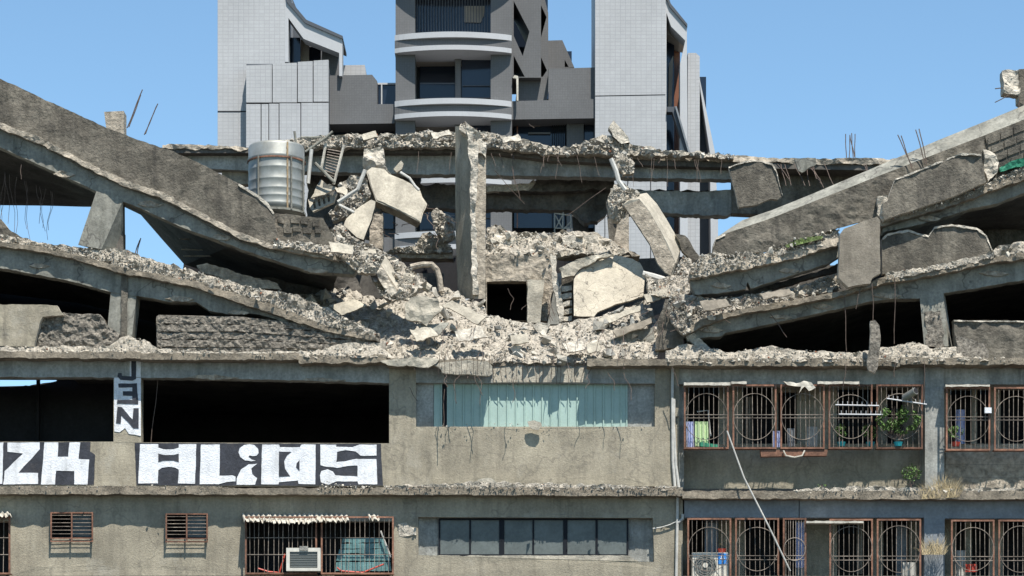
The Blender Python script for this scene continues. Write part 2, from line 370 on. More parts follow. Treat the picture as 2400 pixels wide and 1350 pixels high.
# grey links and centre tower
tp('link_wall', [(770,177),(872,175),(884,190),(884,244),(925,244),(925,289),(776,291),(770,291)], .3, 5, 'gtile', tc)
tp('window', R(886,196,927,244), 1.2, .2, 'tglass', tc)
for q in (R(884,194,927,198), R(893,198,896,244)): tp('window_frame', q, 1.1, .1, 'wsmooth', tc)
tp('link_wall', R(770,290,927,BOT), 2.0, .3, 'gdark', tc)
for k in range(6):
    y = 296+k*155
    for x0, x1 in ((784,812),(814,844),(858,876),(890,922)):
        f = tp('window', R(x0,y,x1,y+85), 1.85, .1, 'tglass', tc)
    if k: tp('link_wall', R(770,y-50,927,y-6), .4, 2, 'gtile', tc)
tp('link_wall', [(1200,237),(1395,232),(1395,277),(1200,280)], .2, 5, 'gtile', tc)
tp('link_wall', [(1286,161),(1395,158),(1395,234),(1284,236)], .5, 5, 'gtile', tc)
tp('link_wall', [(1215,182),(1286,180),(1286,238),(1208,238)], 1.2, 5, 'gtile', tc)
tp('slit', [(1281,232),(1286,214),(1286,232)], .4, .1, 'tglass', tc)
tp('link_wall', R(1200,279,1395,BOT), 2.6, .3, 'gdark', tc)
for k in range(6):
    y = 284+k*155
    tp('window', R(1205,y,1326,y+95), 1.6, .1, 'tglass', tc)
    tp('wall_pier', R(1328,y-4,1368,y+110), 1.2, .5, 'gtile', tc)
    tp('window', R(1370,y,1394,y+95), 1.5, .1, 'tglass', tc)
    for q in range(7): tp('louvre', R(1294+q*5,y+4,1296+q*5,y+92), 1.4, .1, 'alu', tc)
    tp('mullion', R(1211,y,1214,y+95), 1.4, .1, 'brown', tc)
    tp('ceiling_light', R(1222,y+4,1266,y+11), 1.45, .1, 'sand', tc)
    tp('ceiling_light', R(1238,y+26,1290,y+30), 1.45, .1, 'gtile', tc)
    if k: tp('link_wall', R(1200,y-48,1395,y-6), .3, 2, 'gtile', tc)
p = [(1202,182),(1206,176),(1214,178),(1215,184),(1215,236),(1211,236),(1210,184)]
tp('downpipe', p, -.2, .15, 'corr', tc)
tp('column', R(927,-120,973,BOT), 0, 4, 'gtile', tc); tp('column', R(1150,-120,1200,BOT), 0, 4, 'gtile', tc)
def bowband(y, h, m, out, name):             # curved balcony band, bowed towards the street
    mb = MB(); n = 24; x0, x1 = P(925,0,T-.3).x, P(1199,0,T-.3).x; zb = P(0,y+h,T-.3).z; zt = P(0,y,T-.3).z
    v = []; f = []
    for i in range(n+1):
        t = i/n; x = x0+(x1-x0)*t; yy = T-.25-out*math.sin(math.pi*t)**.8
        v += [(x,yy,zb),(x,yy,zt),(x,T+1.2,zt),(x,T+1.2,zb)]
    for i in range(n):
        a = i*4; b = a+4
        for q in range(4): f.append((a+q, a+(q+1)%4, b+(q+1)%4, b+q))
    f += [(3,2,1,0),(n*4,n*4+1,n*4+2,n*4+3)]
    mb.add(v, f); mb.build(name, M[m], tc)
for k in range(-1, 7):
    y = 82+k*155
    bowband(y, 13, 'wsmooth', .62, 'balcony_band'); bowband(y+13.4, 17, 'gtile', .42, 'balcony_groove'); bowband(y+31, 11, 'wsmooth', .62, 'balcony_band')
    tp('room_wall', R(973,y+45,1150,y+155), 2.6, .3, 'gdark', tc)
    tp('ceiling', [(973,y+47),(1150,y+47),(1150,y+60),(973,y+62)], 1.3, 1, 'sand', tc)
    if k == -1:
        tp('window', R(974,-60,1150,76), 1.0, .1, 'tglass', tc)
        for q in range(26): tp('screen_bar', R(977+q*6.6,-60,978.7+q*6.6,74), .5, .05, 'gdark', tc)
        tp('curtain', [(1088,14),(1136,14),(1134,36),(1126,53),(1088,52)], .9, .05, 'sand', tc)
    else:
        tp('window', R(1082,y+49,1150,y+147), .9, .1, 'tglass', tc); tp('window', R(984,y+66,1066,y+148), 2.2, .1, 'tglass', tc)
        tp('mullion', R(1067,y+45,1080,y+150), .7, .2, 'gtile', tc); tp('rail', R(984,y+112,1066,y+114), .6, .05, 'gdark', tc)
        tp('window_frame', R(1084,y+118,1150,y+120), .8, .05, 'gdark', tc)
# receding right flank with the zigzag openings
tp('flank_wall', [(1200,-60),(1268,-60),(1268,182),(1200,182)], .6, 3, 'gtile', tc,
   holes=[[(1204,2),(1241,74),(1225,131),(1204,84)],[(1204,130),(1230,180),(1204,180)]])
tp('flank_wall', [(1262,-20),(1276,-5),(1285,30),(1285,182),(1262,182)], 1.6, 3, 'gtile', tc, holes=[[(1268,12),(1281,40),(1268,88)],[(1268,134),(1282,165),(1272,180),(1268,180)]])
tp('flank_wall', [(1285,95),(1318,94),(1346,158),(1285,162)], 3.4, 3, 'gtile', tc, holes=[[(1323.5,140),(1333,157),(1323.5,157)]])
tp('window', R(1200,-60,1284,182), 4.7, .1, 'tglass', tc)
tp('window', R(1316,120,1340,160), 7, .1, 'tglass', tc)
# right white block
for (a,b) in ((-120,224),(226.5,BOT)): tp('tiled_wall', [(1395,b if False else a),(1560,a-(3 if a>0 else 0)),(1560,b-(3 if b<300 else 0)),(1395,b)], 0, 6, 'wtile', tr)
tp('panel_core', R(1396,-100,1559,BOT), .05, 5.5, 'gdark', tr)
tp('roof_fin', [(1556,-30),(1570,14),(1610,60),(1610,110),(1612,400),(1612,BOT),(1594,BOT),(1594,150),(1606,95),(1573,62),(1562,30),(1562,BOT),(1556,BOT)], .3, 1, 'wsmooth', tr)
tp('fin_capping', [(1556,-40),(1572,8),(1611,56),(1611,63),(1570,16),(1552,-30)], .2, 3, 'gdark', tr)
tp('brown_glazing', R(1562,80,1594,BOT), 3.4, .2, 'brown', tr)
tp('window', R(1562,60,1580,BOT), 2.6, .1, 'tglass', tr)
tp('inner_wall', [(1568,150),(1578,130),(1574,260),(1566,260)], 2.3, .1, 'sand', tr)
tp('inner_wall', [(1562,40),(1606,96),(1594,94),(1564,80)], 1.4, 2, 'sand', tr)
tp('lower_roof', [(1564,250),(1582,250),(1616,362),(1610,366),(1576,262),(1564,262)], .1, .6, 'gdark', tr)
tp('lower_roof_edge', [(1582,249),(1586,249),(1619,362),(1615,363)], -.05, .6, 'bluep', tr)
tp('tiled_wall', [(1612,124),(1631,124),(1640,132),(1640,BOT),(1612,BOT)], 1.5, 4, 'wtile', tr)
tp('window', R(1638,180,1655,BOT), 3.2, .1, 'tglass', tr)
tp('fin_slope', [(1633,134),(1641,190),(1676,358),(1683,520),(1683,BOT),(1676,BOT),(1664,358),(1642,215),(1640,190)], 1.8, 2, 'wsmooth', tr)
tp('inner_wall', [(1638,200),(1664,360),(1677,560),(1677,BOT),(1638,BOT)], 3, .2, 'gdark', tr)
for x in (1417,1470,1524): tp('joint', R(x,400,x+1.6,BOT), -.015, .02, 'alu', tr)

# ================================================================== THE RUINED BUILDING
B = thing('ruined_building', 'collapsed concrete apartment block with sagging floors and graffiti under the rubble', 'building', (0,0,0))
# ---- lower floors: facade walls, beams, ledges
XL, XR = -260, 2660
plate('wall', [(XL,1350),(XR,1350),(XR,2009),(XL,2009)], .0, .3, 'tan', B)
# storey with the graffiti (left)
plate('beam', [(XL,838),(912,852),(912,898),(720,892),(450,886),(200,884),(XL,883)], 0, .35, 'shadew', B, jag=1.2, je=[2,3,4,5], rel=.012, cell=22)
grc = plate('column', R(266,884,331,1037), .0, .35, 'tan', B)
par1 = plate('parapet', [(XL,1035),(266,1035),(331,1037),(912,1039),(912,1140),(XL,1140)], .0, .22, 'tan', B, rel=.006, cell=30)
plate('pilaster', [(912,851),(975,853),(975,1140),(912,1140)], 0, .45, 'tan', B, rel=.01, cell=20)
plate('beam', [(975,853),(1535,857),(1535,899),(975,897)], 0, .4, 'shadew', B, rel=.01, cell=20)
plate('sunlit_patch', [(1155,864),(1200,860),(1368,862),(1380,896),(1157,896)], -.02, .03, 'pale', B, jag=1, je=[0,1,2,4])  # pale plate painted in for the patch of sun on the beam
plate('wall', [(975,1000),(1535,1000),(1535,1140),(975,1140)], 0, .3, 'tan', B, rel=.008, cell=26)
for q in (R(975,897,1017,1001), R(1470,899,1535,1001)): plate('recess_wall', q, .17, .2, 'shadew', B)
back = plate('cladding', R(1016,899,1471,1001), .2, .05, 'alu', B)
x = 1016
i = 0
while x < 1470:
    if i == 1: w_ = 11
    else: w_ = 20.5
    mb = MB()
    if i != 1:
        k1 = (DCAM+.17)/F; X0 = (x-1200)*k1; X1 = (min(x+w_,1471)-1200)*k1; zt = P(0,899,.17).z; zb = P(0,1001,.17).z
        prof = [(X0,.17),(X1-.045,.17),(X1-.035,.135),(X1-.008,.135),(X1,.17)]
        v = [(a,b,z) for z in (zb,zt) for a,b in prof]+[(X0,.2,zb),(X1,.2,zb),(X0,.2,zt),(X1,.2,zt)]
        f = [(j,j+1,j+6,j+5) for j in range(4)]+[(10,12,5,0),(11,4,9,13)]
        mb.add(v, f); mb.build('cladding_strip', M['green'], back)
    x += w_; i += 1
plate('pilaster', [(1535,857),(1592,858),(1592,1150),(1535,1140)], 0, .6, 'tan', B, rel=.01, cell=20)
# ledges between the storeys (their undersides throw the long shade)
LB, LU = -.34, -.43
def ledge(x0, x1, y0, y1, Yf, m='ledge', jag=1.6): plate('ledge', [(x0,y0),(x1,y0+(1 if x1-x0>400 else 0)),(x1,y1+(1 if x1-x0>400 else 0)),(x0,y1)], Yf, 1.0, m, B, jag=jag, je=[0,2], rel=.025, cell=9, sd=x0*.01)
ledge(XL, 520, 1139, 1158, LB); ledge(520, 880, 1143, 1159, LB); ledge(880, 1300, 1141, 1159, LB); ledge(1300, 1600, 1143, 1162, LB); ledge(1600, 2010, 1150, 1168, LB); ledge(2010, XR, 1150, 1170, LB)
ledge(XL, 330, 823, 839, LU, jag=2); ledge(330, 700, 828, 843, LU, jag=2); ledge(700, 905, 833, 851, LU, jag=3)
ledge(905, 1156, 842, 855, LU+.02, jag=4); ledge(1156, 1376, 846, 857, -.02, jag=3); ledge(1376, 1620, 841, 857, LU, jag=2); ledge(1620, 2110, 840, 857, LU, jag=2); ledge(2110, XR, 838, 854, LU, jag=2)
# floor decks and dark rooms behind, so that openings look into depth
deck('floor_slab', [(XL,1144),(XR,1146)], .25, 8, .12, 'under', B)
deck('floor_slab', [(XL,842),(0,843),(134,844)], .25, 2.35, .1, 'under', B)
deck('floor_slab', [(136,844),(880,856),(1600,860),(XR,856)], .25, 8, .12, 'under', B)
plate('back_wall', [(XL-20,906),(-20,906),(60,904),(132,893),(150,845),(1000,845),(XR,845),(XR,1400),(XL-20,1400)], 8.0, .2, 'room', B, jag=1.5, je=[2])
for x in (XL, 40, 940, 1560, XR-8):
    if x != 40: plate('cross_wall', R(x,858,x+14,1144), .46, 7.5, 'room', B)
plate('added_dark_wall', [(XL,906),(-20,905),(30,907),(60,903),(90,904),(118,897),(134,893),(150,850),(264,850),(264,1143),(XL,1143)], 3.0, .1, 'room', B, jag=.9, je=[0,1,2,3,4,5])  # dark wall added to hide the lit back wall of the void
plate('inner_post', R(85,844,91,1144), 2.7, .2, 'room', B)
# ---- storey below (left and middle)
W0 = [(XL,1158),(975,1158),(975,1350),(XL,1350)]
plate('wall', W0, 0, .3, 'tan', B, rel=.01, cell=30, holes=[R(119,1202,217,1262), R(389,1204,485,1264), R(576,1222,920,1349.0), R(-240,1222,22,1349.5)])
plate('wall', [(975,1158),(1600,1160),(1600,1350),(975,1350)], 0, .3, 'tan', B, rel=.01, cell=30, holes=[[(980,1212),(1530,1214),(1533,1302),(1533,1317),(980,1301)]])
plate('recess_wall', [(979,1212),(1030,1212),(1030,1302),(979,1302)], .2, .12, 'shadew', B)
plate('recess_wall', [(1471,1214),(1534,1214),(1534,1318),(1471,1318)], .22, .1, 'shadew', B)
plate('sill', [(1026,1302),(1474,1302),(1500,1318),(1500,1330),(980,1330),(980,1302)], .02, .25, 'pale', B, jag=1.2, je=[0,1], rel=.02, cell=10)
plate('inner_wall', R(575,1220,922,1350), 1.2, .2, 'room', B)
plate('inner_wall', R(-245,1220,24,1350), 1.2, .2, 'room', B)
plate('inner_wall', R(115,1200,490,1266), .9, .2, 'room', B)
plate('broken_plaster', [(932,1228),(952,1224),(975,1238),(976,1254),(935,1256)], -.03, .05, 'edge', B, jag=2, rel=.05, cell=5)
# row of six panes
wf = plate('window', R(1028,1215,1473,1303), .12, .05, 'alu', B, holes=[R(a,1219,b,1299) for a, b in ((1032,1100),(1104,1170),(1182,1248),(1252,1320),(1330,1396),(1401,1469))])
for i, (a, b) in enumerate(((1032,1100),(1104,1170),(1182,1248),(1252,1320),(1330,1396),(1401,1469))):
    plate('pane', R(a-1,1218,b+1,1300), .145, .01, 'frost', wf)
# ---- small barred windows
def small_window(x0, y0, x1, y1, nb=6, open_top=True):
    mb = MB(); Yc = -.16; w_ = 3.2
    for q in (R(x0,y0,x1,y0+w_), R(x0,y1-w_,x1,y1), R(x0,y0,x0+w_,y1), R(x1-w_,y0,x1,y1), R((x0+x1)/2-1.6,y0,(x0+x1)/2+1.6,y1), R(x0,y1-10,x1,y1-7.5)):
        mb.pbox(q[0][0], q[0][1], q[2][0], q[2][1], Yc-(.001*len(mb.f)), .03)
    for a in (x0+2, x1-2):
        for b in (y0+2, y1-2): mb.tube([P(a,b,Yc+.02), P(a,b,.02)], .012)
    wn = mb.build('window_grille', M['rust'], B)
    for k in range(nb):
        y = y0+8+k*(y1-y0-18)/nb; b = MB(); b.tube([P(x0,y,Yc+.01), P(x1,y,Yc+.01)], .007); b.build('bar', M['bar'], wn)
    f = plate('window', R(x0+2,y0+1,x1-2,y1-8), .1, .04, 'alu', B, holes=[R(x0+5,y0+4,(x0+x1)/2-2,y1-12), R((x0+x1)/2+1,y0+4,x1-5,y1-12)])
    plate('pane', R((x0+x1)/2,y0+3,x1-4,y1-11), .12, .01, 'frost', f)
small_window(118,1200,218,1270); small_window(388,1203,487,1271)
# ---- window cages
def cage(name_par, xs, y0, y1, Yc, depth, circ=True, nb=9, mids=(.47,.52), cy=None, m='rust', gaps=()):
    w_ = 4
    for i in range(len(xs)-1):
        a, b = xs[i], xs[i+1]-9
        mb = MB(); e = 0
        for q in (R(a,y0,b,y0+w_), R(a,y1-w_,b,y1), R(a,y0+w_,a+w_,y1-w_), R(b-w_,y0+w_,b,y1-w_)): mb.pbox(q[0][0], q[0][1], q[2][0], q[2][1], Yc, .035)
        for (u, v_) in ((a+2,y0+2),(b-2,y1-2),(a+2,y1-2),(b-2,y0+2)): mb.tube([P(u,v_,Yc+.03), P(u,v_,Yc+depth)], .014, 4)
        mb.pbox(a,y1-2,b,y1-.5,Yc+.036,.26)
        fr = mb.build('window_grille', M[m], B)
        if i in gaps: continue
        for t in mids:
            y = y0+(y1-y0)*t; q = MB(); q.tube([P(a,y,Yc+.01), P(b,y,Yc+.01)], .009, 4); q.build('bar', M['bar'], fr)
        for k in range(1, nb):
            x = a+(b-a)*k/nb+random.uniform(-.8,.8); q = MB(); q.tube([P(x,y0+3,Yc+.02), P(x+random.gauss(0,1.6),y1-3,Yc+.02)], .0075, 4); q.build('bar', M['bar'], fr)
        if circ:
            c = cy or (y0+y1)/2; rx = (b-a)/2-2; ry = rx*random.uniform(1.02,1.1); w1 = random.uniform(-1.5,1.5); pts = [P((a+b)/2+rx*math.cos(t*math.pi/16)+w1*math.sin(t*math.pi/8), c+ry*math.sin(t*math.pi/16), Yc) for t in range(33)]
            pts = [p for p in pts if ZC+(HOR-p.z)*0 <= 1e9]
            q = MB(); q.tube(pts, .0075, 5); q.build('ring', M['bar'], fr)
cage('', [1603,1717,1829,1942,2054,2172], 901,1052,-.33,1.05)
cage('', [2217,2330,2442,2554], 907,1056,-.33,1.05)
cage('', [1611,1723,1835,1899], 1214,1402,-.3,1.0, cy=1287)
cage('', [1944,2055,2168], 1216,1402,-.3,1.0, cy=1287)
cage('', [2229,2340,2452,2560], 1218,1402,-.3,1.0, cy=1287)
cage('', [574,752,932], 1210,1346,-.32,.3, circ=False, nb=15, mids=(.37,.66))
cage('', [-230,-100,33], 1210,1346,-.32,.3, circ=False, nb=8, mids=(.37,.66))
# ---- recessed right part of the two storeys
RY = 1.05
plate('beam', [(1592,858),(XR,856),(XR,901),(1592,900)], .1, .5, 'shadew', B, rel=.015, cell=22)
plate('wall', [(1592,900),(2165,902),(2165,1150),(1592,1150)], RY, .2, 'tan', B, rel=.012, cell=24,
      holes=[R(1612,906,1684,1048), R(1742,906,1812,1048), R(1824,918,1868,1048), R(1962,910,2058,1050), R(2080,912,2120,1040)])
plate('pier', [(2168,858),(2213,858),(2213,1150),(2168,1150)], .02, .9, 'shadew', B, rel=.012, cell=20)
plate('wall', [(2213,900),(XR,900),(XR,1150),(2213,1150)], RY, .2, 'tan', B, rel=.012, cell=24, holes=[R(2226,912,2278,1050), R(2290,912,2322,1050), R(2345,912,2420,1050)])
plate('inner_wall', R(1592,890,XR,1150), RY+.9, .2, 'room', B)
plate('parapet', [(1592,1040),(2168,1040),(2168,1150),(1592,1150)], .78, .2, 'tan', B, rel=.02, cell=16, sd=3)
plate('parapet', [(2213,1040),(XR,1040),(XR,1150),(2213,1150)], .78, .2, 'agg2', B, rel=.04, cell=10, sd=5)
plate('blue_panel', [(1604,1172),(1872,1172),(1872,1213),(1604,1213)], .02, .3, 'bluep', B)
plate('blue_panel', [(1874,1172),(2166,1172),(2166,1213),(1874,1213)], .02, .3, 'bluep', B)
plate('blue_panel', [(2214,1172),(XR,1172),(XR,1215),(2214,1215)], .02, .3, 'bluep', B)
plate('pier', [(2166,1170),(2214,1170),(2214,1350),(2166,1350)], .02, .9, 'bluep', B)
plate('wall', [(1600,1213),(XR,1213),(XR,1350),(1600,1350)], RY, .2, 'tan', B, rel=.012, cell=24,
      holes=[R(1612,1216,1652,1349), R(1746,1216,1868,1349), R(1962,1216,2046,1349), R(2070,1216,2130,1349), R(2238,1216,2262,1349), R(2278,1216,2320,1349), R(2350,1216,2440,1349)])
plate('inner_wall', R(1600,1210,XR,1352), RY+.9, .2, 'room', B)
for q in (R(1652,1216,1684,1300), R(1866,1220,1888,1349), R(2100,1230,2124,1349)): plate('blue_panel', q, RY-.04, .03, 'bluep', B)
plate('side_cheek', R(1592,901,1603,1150), .3, .5, 'shadew', B)

# ---- graffiti
def letter(name, par, polys, Yp, m='wpaint', holes=None):
    mb = MB()
    for q in polys: plate_mb(q, Yp, .008, mb=mb, jag=.55, sd=len(q))
    mb.build(name, M[m], par)
letter('painted_outline', par1, [[(XL+60,1036),(212,1036),(211,1058),(223,1066),(220,1136),(-120,1138),(XL+60,1138)]], -.014, 'bpaint')
letter('painted_outline', par1, [[(316,1038),(893,1040),(895,1090),(898,1138),(500,1138),(320,1137)]], -.014, 'bpaint')
WH = -.024
letter('letter_z', par1, [[(17.5,1037),(93,1037),(93,1053),(43,1108),(89,1108.5),(89,1134),(7.5,1135.5),(11,1104),(54,1063),(17.5,1059)]], WH)
letter('letter_h', par1, [[(104,1037),(136.5,1037),(135,1070.5),(160,1070.5),(163,1037),(188,1037),(184,1075.5),(209,1077),(205,1135.5),(174,1135.5),(174,1104),(131.5,1103),(129,1135.5),(96,1135.5)]], WH)
letter('painted_stroke', par1, [[(-40,1037),(8,1037),(5,1134),(-40,1134)]], WH)
letter('letter_a', par1, [[(328,1041),(371,1041),(371,1049),(383,1053),(407,1053),(419,1049),(419,1041),(460,1041),(457,1134),(417,1133),(419,1101),(411,1096),(395,1094),(380,1096),(371,1102),(370,1133),(324,1133)]], WH)
letter('painted_outline', par1, [[(371,1063),(383,1066),(407,1066),(419,1063),(419,1083),(407,1079.5),(383,1079.5),(371,1083)]], WH-.008, 'bpaint')
letter('letter_l', par1, [[(471,1042),(515,1042),(514,1115),(545,1114),(552,1117),(552,1128),(530,1130),(512,1135),(468,1135)]], WH)
dot = [(582+23*math.cos(a*.35)*1.03, 1061+19.5*math.sin(a*.35)) for a in range(18)]
letter('letter_i', par1, [[(559,1060),(562,1050),(572,1043),(584,1041),(596,1043),(605,1052),(606,1062),(601,1068),(592,1069),(585,1067),(582,1071),(590,1077),(600,1080),(588,1081),(574,1079),(563,1071)],
                          [(602.7,1087),(582.6,1088),(565,1100),(555,1120.5),(554.6,1136),(597.7,1136),(602.7,1120.5),(591,1110.5),(589,1098)]], WH)
letter('letter_d', par1, [[(614.5,1042),(654,1042),(656,1048),(703,1048),(706,1042),(740,1042),(739,1135),(700,1134),(698,1126),(654,1130),(653,1135),(612,1135)]], WH)
letter('painted_outline', par1, [[(654,1058),(683,1059),(673,1067),(666,1080),(668,1098),(680,1116),(654,1117)], [(702,1078),(695,1086),(694,1095),(702,1104)]], WH-.008, 'bpaint')
letter('letter_s', par1, [[(750.5,1042),(788,1042),(788,1047),(826,1048),(842,1042),(882.5,1042),(882.5,1067.5),(845,1068),(833,1058),(810,1055),(790,1059),(788,1083),(810,1081),(835,1075.5),(882,1076),(884,1135),(840,1135),(838,1128),(790,1128),(770,1136),(752,1130),(750,1114),(753,1104),(768,1100),(780,1105),(786,1114),(838,1117),(838,1091),(815,1092),(790,1096.5),(765,1094),(751,1090)]], WH)
letter('painted_column_ground', grc, [[(267.5,885),(330,885),(330,1022),(302,1017),(293,1003),(280,1013),(268,1011)]], -.014)
letter('letter_e', grc, [[(277,899),(321,898),(324,947),(274,946),(275,937),(310,937),(310,928),(288,927),(288,917),(310,917),(310,908),(278,908)]], -.024, 'bpaint')
letter('letter_n', grc, [[(275.5,953),(285.5,954),(310.5,983),(313,956.5),(325,956.5),(325,1004),(313,1004),(284,973),(283,993),(272,991.6)]], -.024, 'bpaint')
letter('painted_column_ground', grc, [[(304,845),(330,845),(330,884),(304,884)]], -.014)
letter('letter_j', grc, [[(308,845),(319,845),(319,888),(310,892),(282,890),(275,882),(277,874),(285,874),(286,881),(308,882)]], -.028, 'bpaint')

# ---- upper wreck: back bay (roof over the middle), 6 m behind the facade
QY = 6.0
plate('roof_edge', [(380,338),(560,343),(640,345),(780,322),(900,330),(1070,318),(1230,330),(1330,350),(1480,352),(1600,360),(1720,365),(1900,372),(2120,372),(2400,360),(2500,352),(2500,380),(2110,388),(1720,380),(1560,375),(1300,364),(1150,345),(900,346),(600,352),(380,346)], QY-.35, 1, 'agg2', B, jag=3, rel=.1, cell=9, sd=2)
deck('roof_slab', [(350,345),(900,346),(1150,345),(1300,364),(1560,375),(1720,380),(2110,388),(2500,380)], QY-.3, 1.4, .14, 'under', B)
plate('beam', [(380,346),(585,352),(900,346),(1150,352),(1300,364),(1560,376),(1720,380),(1716,420),(1480,416),(1240,412),(990,408),(720,402),(585,400),(480,395)], QY, .4, 'shadew', B, rel=.03, cell=14, jag=1.5, je=[7,8,9,10])
plate('beam', [(1716,380),(2110,388),(2440,380),(2440,470),(1990,500),(1850,506),(1716,500)], QY+.4, .4, 'dark', B, rel=.05, cell=14)
plate('wall_stub', R(520,398,584,432), QY+.2, .3, 'tan', B)
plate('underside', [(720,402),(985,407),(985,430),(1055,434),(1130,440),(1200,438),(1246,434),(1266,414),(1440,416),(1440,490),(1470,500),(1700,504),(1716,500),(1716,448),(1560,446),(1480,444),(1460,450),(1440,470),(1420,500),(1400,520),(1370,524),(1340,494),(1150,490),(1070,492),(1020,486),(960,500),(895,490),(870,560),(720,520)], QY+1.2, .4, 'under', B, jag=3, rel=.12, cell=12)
plate('floor_edge', [(1478,446),(1560,448),(1640,450),(1716,444),(1790,460),(1700,506),(1560,498),(1478,496)], QY+.6, .4, 'shadew', B, jag=2, rel=.05, cell=10)
plate('hanging_slab_edge', [(1130,446),(1236,442),(1270,410),(1300,412),(1440,416),(1440,440),(1300,450),(1140,450)], QY+.8, .3, 'under', B, jag=3, rel=.1, cell=10)
# back columns seen through the gaps
plate('column', R(866,500,897,585), QY, .5, 'agg2', B, rel=.06, cell=6, jag=2)
c = loft_mb([(1420,470),(1470,470),(1472,600),(1430,600)], 5.0, [(1420,470),(1462,470),(1448,600),(1430,600)], 5.6); c.build('column', M['dark'], B)
plate('column', [(1448,520),(1474,500),(1474,608),(1430,608)], 4.9, .3, 'agg2', B, rel=.03, cell=8)
plate('column', [(1340,494),(1378,494),(1380,560),(1345,560)], 8, .4, 'under', B)
# steel lattice leaning in the gap
mb = MB()
for a, b in (((1300,500),(1300,560)),((1320,498),(1318,560)),((1302,505),(1318,535)),((1318,505),(1302,535)),((1318,540),(1338,520)),((1338,505),(1338,560)),((1300,500),(1338,505)),((1300,535),(1338,535))): mb.tube([P(*a,7), P(*b,7)], .02, 4)
mb.build('steel_frame', M['corr'], B)

# ---- the standing column in the middle
cY = 3.0
lf = [(1068,306),(1076,300),(1104,308),(1104,480),(1110,600),(1113,695),(1075,690),(1068,560)]
mb = MB(); top = [P(1068,300,cY+.72), P(1107,305,cY-.05), P(1139,345,cY+.06), P(1100,330,cY+.95)]
ax = [(1067,1105,1139,1100),(1067,1106,1139,1100),(1068,1108,1138,1100),(1074,1112,1138,1104)]; ys = [296,430,560,700]; v = []
for (a,b,c_,d), y in zip(ax, ys):
    v += [P(a,y,cY+.72), P(b,y,cY-.05), P(c_,y if y > 300 else 345,cY+.06), P(d,y,cY+.95)]
f = []
for i in range(3):
    for k in range(4): f.append((i*4+k, (i+1)*4+k, (i+1)*4+(k+1)%4, i*4+(k+1)%4))
f += [(0,1,2,3),(15,14,13,12)]
mb.add(v, f, [0,1,0,0]*3+[1,0]); cc = mb.build('column', [M['tan'], M['agg2']], B)
plate('torn_edge', [(1094,292),(1112,310),(1122,345),(1118,420),(1114,520),(1118,600),(1122,690),(1108,690),(1104,560),(1102,400),(1096,330)], cY-.12, .2, 'edge', cc, jag=3, rel=.09, cell=5)
plate('torn_edge', [(1076,304),(1080,290),(1090,284),(1102,296),(1118,306),(1140,342),(1138,368),(1116,352),(1100,322)], cY-.08, .4, 'edge', cc, jag=3, rel=.1, cell=6)

# ---- window wall right of it
WY = 3.6
plate('wall', [(1138,600),(1180,594),(1240,600),(1296,590),(1300,660),(1282,752),(1138,752)], WY, .3, 'agg2', B, rel=.06, cell=6, jag=3, je=[0,1,2,3,4], holes=[R(1141,660,1234,751.5)])
plate('broken_wall', [(1138,580),(1180,578),(1300,582),(1300,606),(1138,604)], WY+.5, .3, 'dark', B, rel=.1, cell=7, jag=3)
mb = MB(); mb.pbox(1100,600,1330,790,WY+2.4,.2); mb.pbox(1110,596,1139,790,WY+.31,2.08); mb.pbox(1237,656.5,1244,790,WY+.31,2.08); mb.pbox(1139.5,600,1244,656,WY+.31,2.08); mb.pbox(1139.5,768,1236.5,790,WY+.31,2.08)
mb.build('inner_wall', M['room'], B)
plate('ceiling_piece', [(1140,436),(1240,430),(1250,420),(1256,426),(1240,446),(1140,450)], QY+.75, .2, 'edge', B, jag=2, rel=.05, cell=6)
plate('pier', [(1236,656),(1276,656),(1266,756),(1236,756)], WY-.25, .3, 'pale', B, rel=.02, cell=8, jag=1)
plate('shadowed_wall', [(1270,640),(1322,640),(1326,760),(1262,760)], WY+.3, .2, 'shadew', B)
for a, b, c_ in ((1306,596,1316),(1312,600,1308)): pass
mb = plate_mb([(1290,600),(1302,598),(1306,650),(1318,705),(1322,752),(1312,756),(1304,710),(1294,660)], 2.9, .2, rel=.05, cell=5, jag=2); mb.build('torn_post', M['edge'], B)
plate('brick_pier', [(1316,650),(1344,648),(1344,752),(1320,752)], 3.1, .3, 'dark', B, rel=.02, cell=8)
for k in range(5):
    plate('block', [(1314+k%2*2,672+k*18),(1340,668+k*18),(1341,680+k*18),(1316,684+k*18)], 2.95, .3, 'edge', B, jag=2, rel=.04, cell=5, sd=k)
# floor pieces seen behind the heap
plate('floor_edge', [(925,588),(1060,584),(1062,606),(940,604)], 5.0, .5, 'agg2', B, rel=.03, cell=10, jag=1.5)
plate('inner_wall', [(930,604),(1075,604),(1078,700),(930,700)], 6.5, .2, 'room', B)
plate('wall_stub', [(975,640),(1040,640),(1040,700),(975,700)], 5.0, .2, 'under', B)
plate('floor_edge', [(1140,552),(1260,560),(1300,552),(1420,560),(1500,600),(1420,606),(1300,598),(1138,592)], 4.6, .6, 'agg2', B, rel=.1, cell=8, jag=3)
plate('inner_wall', [(1270,560),(1300,600),(1500,606),(1640,600),(1660,780),(1500,780),(1290,780)], 7.2, .2, 'under', B)
